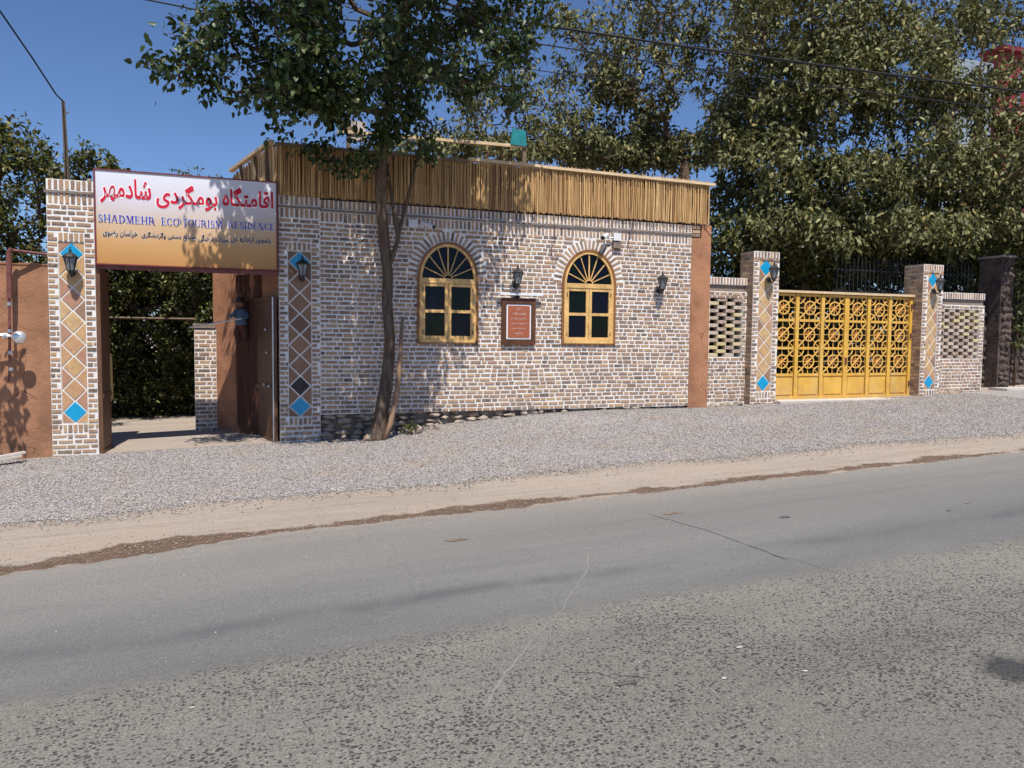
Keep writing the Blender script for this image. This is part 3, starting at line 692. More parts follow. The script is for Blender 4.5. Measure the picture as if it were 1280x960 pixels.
# windows
def window(xc, flip, label):
    o = slab2d('window', [arch(xc, WH-.004, WB+.004, WS, WT-.004), arch(xc, WH-.062, WB+.06, WS, WT-.062)], -.022, .075, M['window_wood'], bld)
    o['label'] = label
    P = lambda m, n, mat: m.build(n, mat, o)
    slab2d('edge_trim', [arch(xc, WH+.012, WB-.004, WS, WT+.012), arch(xc, WH-.0245, WB+.020, WS, WT-.0245)], -.030, .05, M['window_edge'], o)
    x0, x1 = xc-WH+.062, xc+WH-.062; zr = WS-.02
    b = MB(); b.box(x0-.01, x1+.01, -.024, .05, zr-.035, zr+.035); b.box(x0-.02, x1+.02, -.034, .05, WB+.012, WB+.058); P(b, 'rail', M['window_wood'])
    for s in (0, 1):
        a, c = (x0, xc-.004) if s == 0 else (xc+.004, x1); zb, zt_ = WB+.062, zr-.038; w = .045; zm = (zb+zt_)/2
        b = MB(); b.box(a, a+w, -.016, .04, zb, zt_); b.box(c-w, c, -.016, .04, zb, zt_)
        b.box(a+w, c-w, -.014, .038, zb, zb+w); b.box(a+w, c-w, -.014, .038, zt_-w, zt_); b.box(a+w, c-w, -.012, .036, zm-.022, zm+.022); P(b, 'sash', M['window_wood'])
        for k in (0, 1):
            q = MB(); q.box(a+w-.004, c-w+.004, .012, .018, (zm+.02 if k else zb+w-.004), (zt_-w+.004 if k else zm-.02))
            P(q, 'pane', M['glass_blue'] if (s+k+flip) % 2 else M['glass_green'])
        for zz in (zb+.10, zt_-.10): P(MB().box(a+(.008 if s == 0 else c-a-.02), a+(.02 if s == 0 else c-a-.008), -.022, -.0165, zz-.03, zz+.03), 'hinge', M['black_iron'])
    zb = zr+.036; hx = WH-.062; hz = WT-.062-WS
    q = MB(); pts = [(xc+hx*1.02*math.cos(math.pi*i/20), WS+hz*1.02*math.sin(math.pi*i/20)) for i in range(21)]
    for i, (p, r_) in enumerate(zip(pts, pts[1:])):
        pass
    for i in range(8):
        th0, th1 = math.pi*i/8, math.pi*(i+1)/8; g = MB()
        arc = [(xc+hx*1.02*math.cos(th0+(th1-th0)*k/4), .016, zb-.01+(hz*1.02)*math.sin(th0+(th1-th0)*k/4)) for k in range(5)]
        g.add([(xc, .016, zb-.01)] + arc + [(p[0], p[1]+.004, p[2]) for p in [(xc, .016, zb-.01)] + arc], [tuple(range(6)), tuple(range(11, 5, -1))]); P(g, 'pane', M['glass_blue'] if i % 3 else M['glass_green'])
    for i in range(1, 8):
        th = math.pi*i/8; P(MB().bar((xc+.055*math.cos(th), .004, zb+.05*math.sin(th)), (xc+(hx+.01)*math.cos(th), .004+i*.0007, zb-.03+(hz+.02)*math.sin(th)), .013 if i != 4 else .02, .02), 'spoke', M['window_wood'])
    g = MB()
    for i in range(8):
        t0, t1 = math.pi*i/8, math.pi*(i+1)/8; g.bar((xc+.06*math.cos(t0), -.002, zb+.055*math.sin(t0)), (xc+.06*math.cos(t1), -.002, zb+.055*math.sin(t1)), .012, .018)
    P(g, 'hub', M['window_wood'])
window(W1, 0, 'arched wooden window half in tree shade'); window(W2, 1, 'arched wooden window in full sun')
MB().box(1.3, 7.3, .42, .45, .3, 3.38).build('dark_backing', M['dark_room'], bld)

# reed screen on the parapet
scr = thing('reed_screen', 'long dry reed screen with pale timber rail on top of the brick wall', 'reed screen', (.62, -.03, 3.4))
RM = []
for k in range(8):
    b = MB(); h = .69; bx, by = random.uniform(-.016, .016), random.uniform(-.004, .004); r = random.uniform(.0055, .0085)
    b.tube([(0, 0, 0), (bx*.6, by, h*.35), (bx, by, h*.7), (bx*.4, 0, h)], [r, r*1.05, r*.95, r*.8], 5); RM.append(b.mesh('reed', M['reed']))
n = 296
for i in range(n):
    x = .66+(7.40-.66)*(i+random.uniform(.2, .8))/n
    o = link('reed', RM[random.randrange(8)], scr, (x, -.045+random.uniform(-.012, .008), 3.43+random.gauss(0, .010)-(.05 if random.random() < .02 else 0)), random.uniform(0, 6.28), (1, 1, random.uniform(.97, 1.015)))
b = MB()
for i in range(430):
    x = .64+(7.44-.64)*(i+random.uniform(0, 1))/430; z0 = 3.425+random.uniform(-.012, .02); b.tube([(x, -.012, z0), (x+random.uniform(-.02, .02), -.010, 4.085)], random.uniform(.005, .008), 4, False)
o = b.build('reed_backing', M['reed'], scr); o['kind'] = 'stuff'
MB().box(.62, 7.42, .004, .02, 3.44, 4.08).build('screen_mat', M['dark_timber'], scr)
xs_ = [.60, 1.75, 3.28, 4.42, 5.75, 7.50]
for i, (a, b_) in enumerate(zip(xs_, xs_[1:])):
    dz = (.0, .008, .035, .02, .006)[i]
    MB().bar((a, -.035, 4.085+dz), (b_-.004, -.038, 4.083+dz-.004*i), .10, .04, (0, 0, 1)).build('top_rail', M['timber'] if i > 1 else M['grey_timber'], scr)
b = MB()
for i in range(170):
    x = random.uniform(.65, 7.4); b.tube([(x, random.uniform(-.05, .03), 4.06), (x+random.uniform(-.03, .03), random.uniform(-.05, .04), 4.12+random.uniform(0, .045))], .006, 4)
o = b.build('reed_tips', M['reed'], scr); o['kind'] = 'stuff'
for x in (1.7, 3.2, 4.49, 5.7, 6.8): MB().bar((x, .045, 3.44), (x, .045, 4.07), .05).build('post', M['grey_timber'], scr)
# slanting left end of the screen
A0, A1 = Vector((.61, -.02, 0)), Vector((.10, 1.85, 0)); dd = A1-A0
b = MB()
for i in range(85):
    p = A0+dd*(i/84); b.tube([(p.x, p.y, 3.50+random.uniform(-.03, .03)), (p.x+random.uniform(-.02, .02), p.y, 4.10-.10*i/84+random.uniform(-.04, .03))], .012, 4, False)
o = b.build('side_reeds', M['reed'], scr); o['kind'] = 'stuff'
MB().bar((A0.x-.05, A0.y, 4.12), (A1.x-.05, A1.y, 4.06), .07, .045, (0, 0, 1)).build('side_rail', M['timber'], scr)
MB().bar((A0.x-.04, A0.y+.05, 3.5), (A0.x+.0, A0.y+.75, 4.02), .05, .04).build('brace', M['grey_timber'], scr)
for t in (.12, .4, .75): p = A0+dd*t; MB().bar((p.x-.04, p.y, 3.42), (p.x-.04, p.y, 4.06), .045).build('post', M['grey_timber'], scr)
# roof-top timber rail with teal panels
rr = thing('roof_signboard', 'timber rail with two teal panels standing on the flat roof behind the reed screen', 'rooftop frame', (1.6, 1, 3.5))
MB().bar((1.55, 1.0, 4.60), (4.56, 1.0, 4.655), .045, .05).build('rail', M['timber'], rr)
for x in (1.72, 4.56): MB().bar((x, 1.03, 3.5), (x, 1.03, 4.85 if x < 2 else 4.72), .06).build('post', M['grey_timber'], rr)
MB().add([(4.30, .96, 4.66), (4.58, .96, 4.655), (4.56, .96, 4.90), (4.33, .96, 4.92), (4.30, .975, 4.66), (4.58, .975, 4.655), (4.56, .975, 4.90), (4.33, .975, 4.92)], [(0, 1, 2, 3), (7, 6, 5, 4), (0, 4, 5, 1), (1, 5, 6, 2), (2, 6, 7, 3), (3, 7, 4, 0)]).build('panel', M['teal'], rr)
MB().add([(1.44, .96, 5.02), (1.63, .96, 4.98), (1.60, .96, 4.52), (1.50, .96, 4.80), (1.44, .975, 5.02), (1.63, .975, 4.98), (1.60, .975, 4.52), (1.50, .975, 4.80)], [(0, 1, 2, 3), (7, 6, 5, 4), (0, 4, 5, 1), (1, 5, 6, 2), (2, 6, 7, 3), (3, 7, 4, 0)]).build('panel', M['teal'], rr)
MB().box(1.76, 1.98, 1.0, 1.10, 4.50, 4.78).build('pale_box', M['concrete'], rr)

# security cameras, hooks and cables on the wall
def sec_cam(x, z, aim, label, boxmat):
    r = thing('security_camera', label, 'security camera', (x, -.03, z), 'security cameras on the brick wall')
    MB().box(x-.065, x+.065, -.075, -.012, z-.045, z+.07).build('junction_box', boxmat, r)
    cx = x+aim*.15; MB().tube([(x+aim*.066, -.05, z+.0), (cx, -.06, z-.02), (cx, -.07, z+.02)], .014, 6).build('arm', M['white_plastic'], r)
    b = MB(); a = Vector((cx-.03, -.07, z+.035)); e = a+Vector((aim*.14, -.13, -.07)); b.tube([a, a+(e-a)*.9, e], [.030, .036, .037], 10); b.build('body', M['white_plastic'], r)
    MB().tube([e, e+(e-a).normalized()*.012], .031, 10).build('lens', M['black_iron'], r); return r
sec_cam(2.47, 3.13, 1, 'white security camera in shade beside the street tree above the first window', M['white_plastic'])
r = sec_cam(5.72, 3.12, -1, 'white security camera above the right side of the second arched window', M['white_plastic'])
MB().box(5.66, 5.80, -.06, -.012, 2.96, 3.065).build('louvre_box', M['ledge'], r)
for x, zt_, h, lab in ((4.67, 3.27, .55, 'thin bent wire hanging between the two windows'), (5.99, 3.44, .55, 'thin bent wire hanging right of the second security camera'), (2.28, 3.42, .3, 'thin wire loop hanging beside the trunk above the first window')):
    pts = [(x, -.035, zt_), (x+.005, -.035, zt_-h*.42), (x-.05, -.03, zt_-h*.55), (x-.055, -.03, zt_-h*.8), (x, -.03, zt_-h), (x+.06, -.03, zt_-h*.85)]
    tag(MB().tube(pts, .006, 5).build('hanging_wire', M['rust_iron']), lab, 'wire', 'loose wires on the brick wall')

# terracotta plaque with its lamp rail
pl = thing('wall_plaque', 'terracotta plaque in a brown wooden frame hung between the arched windows', 'plaque', (4.09, -.02, 1.44))
x0, x1, z0, z1 = 3.825, 4.365, 1.435, 2.135
MB().box(x0, x1, -.030, .0, z0, z1).build('backboard', M['plaque_wood'], pl)
for a in ((x0, x0+.065, z0, z1), (x1-.065, x1, z0, z1), (x0+.067, x1-.067, z0, z0+.075), (x0+.067, x1-.067, z1-.085, z1)): MB().box(a[0], a[1], -.052, -.031, a[2], a[3]).build('frame_bar', M['plaque_wood'], pl)
MB().box(x0+.073, x1-.073, -.040, -.031, z0+.083, z1-.093).build('white_border', M['white_line'], pl)
MB().box(x0+.095, x1-.095, -.046, -.041, z0+.105, z1-.115).build('face', M['plaque_face'], pl)
lr = thing('picture_light', 'slim pale metal lamp bar fixed above the terracotta plaque', 'lamp', (4.1, -.05, 2.2))
MB().box(3.74, 4.46, -.10, -.055, 2.175, 2.20).build('lamp_bar', M['white_line'], lr)
MB().bar((4.06, -.07, 2.17), (4.06, -.012, 2.15), .05, .04).build('bracket', M['black_iron'], lr)

# ---------------------------------------------------------------- lettering
AR = {'ا': (0xFE8D, 2), 'ب': (0xFE8F, 4), 'ت': (0xFE95, 4), 'ث': (0xFE99, 4), 'ج': (0xFE9D, 4), 'خ': (0xFEA5, 4), 'د': (0xFEA9, 2), 'ر': (0xFEAD, 2), 'ز': (0xFEAF, 2), 'س': (0xFEB1, 4),
      'ش': (0xFEB5, 4), 'ص': (0xFEB9, 4), 'ض': (0xFEBD, 4), 'ع': (0xFEC9, 4), 'ف': (0xFED1, 4), 'ق': (0xFED5, 4), 'ک': (0xFB8E, 4), 'گ': (0xFB92, 4), 'ل': (0xFEDD, 4), 'م': (0xFEE1, 4),
      'ن': (0xFEE5, 4), 'و': (0xFEED, 2), 'ه': (0xFEE9, 4), 'ی': (0xFBFC, 4)}
def shape_ar(t):
    out = []
    for i, ch in enumerate(t):
        if ch not in AR: out.append(ch); continue
        b, k = AR[ch]; p = t[i-1] if i else ' '; q = t[i+1] if i+1 < len(t) else ' '
        jp = p in AR and AR[p][1] == 4; jn = k == 4 and q in AR
        out.append(chr(b + (3 if jp and jn else 2 if jn else 1 if jp else 0)))
    return ''.join(out[::-1])
def text_mesh(body, bold, mat, name, x0, x1, z0, z1, y, parent, pad=0.0, dy=.0004):
    """flat lettering fitted into the rectangle x0..x1, z0..z1, facing -Y"""
    cu = bpy.data.curves.new(name, 'FONT'); cu.body = body; cu.offset = bold; cu.resolution_u = 3
    o = bpy.data.objects.new('tmp', cu); C.objects.link(o); dg = bpy.context.evaluated_depsgraph_get()
    me = bpy.data.meshes.new_from_object(o.evaluated_get(dg)); bpy.data.objects.remove(o)
    n = len(me.vertices); V = np.empty(n*3, np.float32); me.vertices.foreach_get('co', V); V = V.reshape(-1, 3)
    par = list(range(n))
    def find(a):
        while par[a] != a: par[a] = par[par[a]]; a = par[a]
        return a
    for e in me.edges:
        a, b = find(e.vertices[0]), find(e.vertices[1])
        if a != b: par[a] = b
    roots = {}; isl = [roots.setdefault(find(i), len(roots)) for i in range(n)]
    cx = {}
    for i, k in enumerate(isl): cx.setdefault(k, []).append(V[i, 0])
    order = {k: r for r, k in enumerate(sorted(cx, key=lambda k: sum(cx[k])/len(cx[k])))}
    lo, hi = V.min(0), V.max(0); pb = pad
    W = np.empty_like(V); W[:, 0] = x0-pb+(V[:, 0]-lo[0])/(hi[0]-lo[0])*(x1-x0+2*pb); W[:, 2] = z0-pb+(V[:, 1]-lo[1])/(hi[1]-lo[1])*(z1-z0+2*pb)
    W[:, 1] = [y-dy*(order[k] % 5) for k in isl]
    me.vertices.foreach_set('co', W.ravel()); me.materials.clear(); me.materials.append(mat); me.name = name; me.update()
    return link(name, me, parent)

# serif capitals drawn as strokes: (kind, ...) in a box of height 1
def bend(cx, cz, rx, rz, a0, a1, w0, w1, n=10):
    out = []
    for i in range(n):
        t0, t1 = i/n, (i+1)/n; q = []
        for t in (t0, t1):
            th = R(a0+(a1-a0)*t); w = w0+(w1-w0)*abs(math.cos(th))
            q.append(((cx+(rx-w/2)*math.cos(th), cz+(rz-w/2*.6)*math.sin(th)), (cx+(rx+w/2)*math.cos(th), cz+(rz+w/2*.6)*math.sin(th))))
        out.append([q[0][0], q[0][1], q[1][1], q[1][0]])
    return out
def rc(x0, x1, z0, z1): return [[(x0, z0), (x1, z0), (x1, z1), (x0, z1)]]
def ln(x0, z0, x1, z1, w): return [[(x0-w/2, z0), (x0+w/2, z0), (x1+w/2, z1), (x1-w/2, z1)]]
def stem(x, w=.2): return rc(x, x+w, 0, 1) + rc(x-.07, x+w+.07, 0, .07) + rc(x-.07, x+w+.07, .93, 1)
GL = {'H': (1.0, lambda: stem(.08)+stem(.70)+rc(.28, .70, .46, .54)), 'I': (.42, lambda: stem(.1)),
      'D': (.95, lambda: stem(.08)+bend(.36, .5, .45, .46, -90, 90, .07, .22)+rc(.2, .38, .93, 1)+rc(.2, .38, 0, .07)),
      'E': (.85, lambda: stem(.08)+rc(.28, .74, .93, 1)+rc(.28, .76, 0, .07)+rc(.28, .56, .47, .54)+rc(.68, .75, .74, .93)+rc(.70, .77, .07, .27)+rc(.52, .58, .38, .62)),
      'T': (.85, lambda: rc(.32, .53, 0, .93)+rc(.22, .63, 0, .07)+rc(.02, .83, .93, 1)+rc(.02, .08, .72, .93)+rc(.77, .83, .72, .93)),
      'M': (1.2, lambda: rc(.12, .2, 0, 1)+rc(.02, .3, 0, .07)+stem(.88)+ln(.24, 1, .58, 0, .2)+ln(.90, 1, .60, 0, .08)+rc(.02, .2, .93, 1)),
      'N': (1.0, lambda: rc(.12, .2, 0, 1)+rc(.02, .3, 0, .07)+rc(.80, .88, 0, 1)+rc(.70, .98, .93, 1)+ln(.18, 1, .80, 0, .22)+rc(.02, .2, .93, 1)),
      'A': (1.0, lambda: ln(.12, 0, .46, 1, .08)+ln(.78, 0, .48, 1, .2)+rc(.25, .66, .28, .35)+rc(.0, .26, 0, .07)+rc(.62, .98, 0, .07)),
      'O': (.98, lambda: bend(.49, .5, .38, .47, 0, 360, .07, .20, 20)), 'C': (.92, lambda: bend(.49, .5, .38, .47, 40, 320, .07, .20, 16)+rc(.76, .82, .66, .95)),
      'U': (.98, lambda: rc(.1, .30, .3, 1)+rc(.03, .37, .93, 1)+rc(.75, .83, .3, 1)+rc(.66, .92, .93, 1)+bend(.49, .32, .29, .30, 180, 360, .08, .14)),
      'R': (1.0, lambda: stem(.08)+bend(.46, .74, .22, .23, -90, 90, .07, .18)+rc(.28, .48, .93, 1)+rc(.28, .48, .47, .54)+ln(.84, 0, .56, .5, .2)+rc(.76, .98, 0, .07)),
      'S': (.75, lambda: bend(.38, .73, .22, .24, 30, 270, .09, .16)+bend(.38, .27, .24, .24, -150, 90, .09, .17)+rc(.58, .64, .72, .98)+rc(.10, .16, .02, .30)),
      '-': (.4, lambda: rc(.05, .35, .38, .48)), ' ': (.55, lambda: [])}
def serif_text(body, mat, name, x0, x1, z0, z1, y, parent, grow=0.0):
    polys = []; x = 0
    for ch in body:
        w, fn = GL[ch]
        for k, p in enumerate(fn()): polys.append(([(a+x, b) for a, b in p], k))
        x += w+.06
    b = MB(); sx, sz = (x1-x0)/x, (z1-z0)
    for p, k in polys:
        cx = sum(a for a, _ in p)/4; cz = sum(c for _, c in p)/4; q = []
        for a, c in p:
            X, Z = x0+a*sx, z0+c*sz
            if grow: X += math.copysign(grow, a-cx); Z += math.copysign(grow, c-cz)
            q.append((X, y-.00025*(k % 24), Z))
        b.add(q, [(0, 1, 2, 3)])
    return b.build(name, mat, parent)

# ---------------------------------------------------------------- big sign over the gateway
sg = thing('gateway_sign', 'large printed sign with red Persian lettering spanning the left gateway', 'sign', (-.47, -.03, 2.4))
sx0, sx1, sz0, sz1, sy = -1.555, .622, 2.40, 3.585, -.045
MB().box(sx0+.012, sx1-.012, sy, .03, sz0+.012, sz1-.012).build('board', M['sign_face'], sg)
for a in ((sx0-.006, sx0+.014, sz0, sz1), (sx1-.014, sx1+.006, sz0, sz1), (sx0+.015, sx1-.015, sz1-.016, sz1), (sx0+.015, sx1-.015, sz0, sz0+.016)): MB().box(a[0], a[1], sy-.012, .04, a[2], a[3]).build('frame_bar', M['sign_frame'], sg)
PER = 'اقامتگاه بومگردی شادمهر'
words = [('شادمهر', -1.493, -.912, 3.165, 3.485), ('بومگردی', -.855, -.125, 3.14, 3.46), ('اقامتگاه', -.066, .572, 3.225, 3.48)]
for w_, a, b_, z0, z1 in words:
    text_mesh(shape_ar(w_), .062, M['sign_white'], 'letter_outline', a, b_, z0, z1, sy-.0015, sg, .012)
    text_mesh(shape_ar(w_), .027, M['sign_red'], 'lettering', a, b_, z0, z1, sy-.0050, sg)
for w_, a, b_ in (('SHADMEHR', -1.52, -.865), ('ECO-TOURISM', -.80, -.065), ('RESIDENCE', -.0, .59)):
    serif_text(w_, M['sign_white'], 'letter_outline', a, b_, 2.935, 3.028, sy-.0015, sg, .0045)
    serif_text(w_, M['sign_blue'], 'lettering', a, b_, 2.935, 3.028, sy-.0085, sg)
w3 = [('خراسان رضوی', -1.47, -1.075, 2.75, 2.845), ('صنایع دستی وگردشگری', -1.035, -.385, 2.74, 2.84), ('میراث فرهنگی', -.365, .0, 2.735, 2.84), ('بامجوز ازاداره کل', .03, .535, 2.745, 2.845)]
for w_, a, b_, z0, z1 in w3:
    text_mesh(shape_ar(w_), .05, M['sign_white'], 'letter_outline', a, b_, z0, z1, sy-.0015, sg, .004)
    text_mesh(shape_ar(w_), .022, M['sign_black'], 'lettering', a, b_, z0, z1, sy-.0050, sg)
MB().bar((-1.56, -.0, 2.375), (.63, -.0, 2.375), .045, .05, (0, 0, 1)).build('carrying_beam', M['rust_iron'], sg)
for i, (w_, hw) in enumerate((('گردشگری', .05), ('اقامتگاه', .11), ('بومگردی شادمهر', .13), ('خراسان رضوی', .12), ('صنایع دستی', .12), ('رضوی', .06))):
    zc = 1.975-i*.073
    text_mesh(shape_ar(w_), .0, M['plaque_text'], 'lettering', 4.095-hw, 4.095+hw, zc-.015, zc+.015, -.0475, pl)

# ---------------------------------------------------------------- left gateway: door leaves, curtain, figurine
def door_leaf(a, b, z0, z1, label, knob):
    r = thing('gate_door', label, 'door', (a[0], a[1], z0), 'wooden leaves of the left gateway')
    A = Vector((*a, 0)); B = Vector((*b, 0)); d = B-A; L = d.length; d.normalize(); nrm = Vector((-d.y, d.x, 0)); n = 7
    if nrm.y > 0: nrm = -nrm
    for i in range(n):
        p, q = A+d*(L*i/n+.003), A+d*(L*(i+1)/n-.003); w = Vector((0, 0, 1))
        m = MB(); vs = []
        for z in (z0+.02, z1-.02-.02*(i % 2)):
            vs += [p+w*z, q+w*z, q+nrm*.022+w*z, p+nrm*.022+w*z]
        m.add(vs, [(0, 1, 2, 3), (4, 5, 6, 7), (0, 1, 5, 4), (1, 2, 6, 5), (2, 3, 7, 6), (3, 0, 4, 7)]).build('plank', M['dark_timber'], r)
    for p in (A, B): MB().bar((p.x, p.y, z0), (p.x, p.y, z1), .05, .05).build('edge_post', M['dark_timber'], r)
    for z in (z0+.03, z0+.75, z1-.04): MB().bar((A.x, A.y, z)+Vector((0, 0, 0)) if False else Vector((A.x, A.y, z))+nrm*.03, Vector((B.x, B.y, z))+nrm*.03, .05, .02, nrm).build('crossbar', M['dark_timber'], r)
    if knob: MB().bar((A.x-.03, A.y-.035, z0+.02), (A.x-.03, A.y-.035, z1-.02), .016, .012).build('steel_strip', M['steel'], r)
    for f, z in knob:
        p = A+d*(L*f)+nrm*.05; MB().lathe((p.x, p.y, z), [(.004, -.022), (.020, -.012), (.022, .006), (.010, .022)], 8).build('stud', M['steel'], r)
    return r
door_leaf((.585, .10), (.36, .92), .06, 2.08, 'right leaf of the gateway door, dark planks with steel studs', [(.30, 1.62), (.40, .85), (.15, .84), (.25, 1.30)])
dl = door_leaf((-1.545, .03), (-1.535, .66), .0, 2.36, 'left leaf of the gateway door standing edge-on beside the first pillar', [])
MB().bar(tuple(at(139.5, 499, .66)), tuple(at(137.5, 442, .66)), .045, .03).build('pull_bar', M['window_wood'], dl)
# curtain
b = MB(); nx, nz = 46, 10; v = []; a, e = Vector((.10, 1.16, 0)), Vector((.42, .74, 0)); d = e-a; nn = Vector((-.8, -.6, 0))
for j in range(nz+1):
    z = 2.42-(2.42-.03)*j/nz
    for i in range(nx+1):
        p = a+d*(i/nx)+nn*(.022*math.sin(i*.95+.5*math.sin(j*.5))*(.5+.5*j/nz)+.01*math.sin(i*2.3)); v.append((p.x, p.y, z+.02*math.sin(i*.8)*(j == nz)))
b.add(v, [(j*(nx+1)+i, j*(nx+1)+i+1, (j+1)*(nx+1)+i+1, (j+1)*(nx+1)+i) for j in range(nz) for i in range(nx)])
me = b.mesh('curtain', M['curtain'], True); ob = link('curtain', me); tag(ob, 'rust brown hanging curtain with folds inside the gateway', 'curtain')
# figurine with hat and rod
fx = Vector((.16, .86, 1.78)); fg = thing('ornamental_figure', 'small wall figure in a wide hat and blue shirt holding a rod inside the gateway', 'figurine', fx)
def fl(p): return (fx.x+p[0]*.82, fx.y+p[1]*.82, fx.z+p[2]*.82)
bb = MB(); bb.tube([fl((.02, .03, -.30)), fl((.0, .02, -.16)), fl((0, 0, 0)), fl((0, 0, .12)), fl((0, 0, .19)), fl((0, 0, .22))], [.055, .075, .075, .07, .03, .028], 10)
bb.tube([fl((-.03, 0, -.15)), fl((-.08, -.05, -.26)), fl((-.05, -.05, -.40)), fl((-.07, -.08, -.43))], [.045, .04, .03, .025], 7); bb.tube([fl((.05, 0, -.15)), fl((.06, -.05, -.26)), fl((.06, -.04, -.40)), fl((.05, -.08, -.43))], [.045, .04, .03, .025], 7)
bb.build('body', M['curtain'], fg, True)
sh = MB(); sh.tube([fl((0, 0, -.12)), fl((0, 0, 0)), fl((0, 0, .13)), fl((0, 0, .175))], [.083, .085, .08, .04], 10)
sh.tube([fl((-.06, -.01, .13)), fl((-.13, -.05, .05)), fl((-.19, -.08, .02))], [.038, .032, .022], 7); sh.tube([fl((.06, -.01, .13)), fl((.10, -.06, .02)), fl((.0, -.12, -.01))], [.038, .032, .022], 7)
sh.build('shirt', M['blue_cloth'], fg, True)
MB().lathe(fl((-.01, -.005, .255)), [(.02, -.055), (.042, -.03), (.047, 0), (.04, .03), (.015, .05)], 10).build('head', M['skin'], fg, True)
MB().lathe(fl((-.01, -.005, .285)), [(.13, -.004), (.135, .004), (.06, .012), (.055, .06), (.03, .075)], 14).build('hat', M['black_iron'], fg, True)
MB().tube([fl((.02, -.12, 0)), fl((-.84, -.02, -.17))], .012, 6).build('rod', M['steel'], fg)
MB().bar(fl((.0, .05, -.20)), fl((.16, .26, -.20)), .06, .06).build('wall_bracket', M['black_iron'], fg)
# brick post beside the path
po = thing('brick_post', 'rough brick gate post with broken top at the end of the gateway wall', 'brick post', (-.46, 1.85, 0))
MB().box(-.50, -.19, 1.72, 2.0, -.05, 1.62).build('mortar_core', M['mortar'], po)
lay(po, [(i[0], 1.72, i[2], i[3], i[4], 0, 0) for i in courses(-.50, -.19, 0, 1.60)])
MB().box(-.52, -.2, 1.70, 2.0, 1.64, 1.71).build('cap', M['ledge'], po)
tag(MB().tube([at(136, 397, 3.0), at(243, 399, 3.0)], .022, 6).build('garden_rail', M['grey_timber']), 'thin horizontal rail crossing the hedge inside the gateway', 'rail')

# ---------------------------------------------------------------- clay wall at the far left with its pipework
cw = thing('clay_wall', 'orange clay plastered wall left of the first tiled pillar', 'wall', (-7, 0, 0))
MB().box(-14, -2.09, .015, .30, -.5, 2.37).build('plaster_face', M['plaster_orange'], cw)
v = MB()
for i in range(60):
    x = -8+i*.1; v.box(x, x+.1, .005, .31, 2.37, 2.385+.012*math.sin(i*1.9)+.006*(i % 3))
v.build('coping', M['plaster_orange'], cw)
pp = thing('red_pipe_frame', 'dark red pipe standing against the clay wall with a rail to the pillar', 'pipe frame', (-2.46, -.12, 0))
MB().tube([(-2.47, -.14, 1.95), (-2.46, -.14, 2.50), (-2.43, -.14, 2.545)], .030, 8).build('upright', M['rust_iron'], pp)
MB().tube([(-2.44, -.14, 2.525), (-2.09, -.02, 2.50)], .020, 6).build('rail', M['rust_iron'], pp)
MB().tube([(-2.47, -.14, 2.0), (-2.48, -.14, 1.40), (-2.50, -.14, .95)], [.018, .016, .010], 6).build('lower_pipe', M['rust_iron'], pp)
for z in (1.88, 1.56, 1.30, 1.10): MB().lathe((-2.475, -.14, z), [(.026, -.02), (.028, 0), (.026, .02)], 8).build('clamp', M['steel'], pp)
ml = thing('round_mirror_lamp', 'round chrome bowl lamp on a side arm of the red pipe', 'lamp', (-2.37, -.25, 1.48))
MB().lathe((-2.355, -.25, 1.485), [(.075, 0), (.08, -.01), (.072, -.035), (.05, -.055), (.02, -.064)], 16, 'y').build('bowl', M['chrome'], ml, True)
MB().tube([(-2.75, -.20, 1.53), (-2.47, -.16, 1.50), (-2.40, -.20, 1.49)], .018, 6).build('arm', M['steel'], ml)
MB().lathe((-2.52, -.16, 1.475), [(.03, 0), (.032, .05), (.02, .06)], 8).build('lamp_holder', M['white_plastic'], ml)
for k, (a, b_, z) in enumerate((((-2.80, -.50), (-2.33, -.24), .075), ((-2.85, -.58), (-2.36, -.30), .040))):
    tag(MB().bar((a[0], a[1], z+zg(a[0], 0)), (b_[0], b_[1], z+.04+zg(b_[0], 0)), .07, .025, (0, 0, 1)).build('white_plank', M['concrete']), ('upper' if k == 0 else 'lower')+' white plank lying at the foot of the clay wall', 'plank', 'white planks by the clay wall')

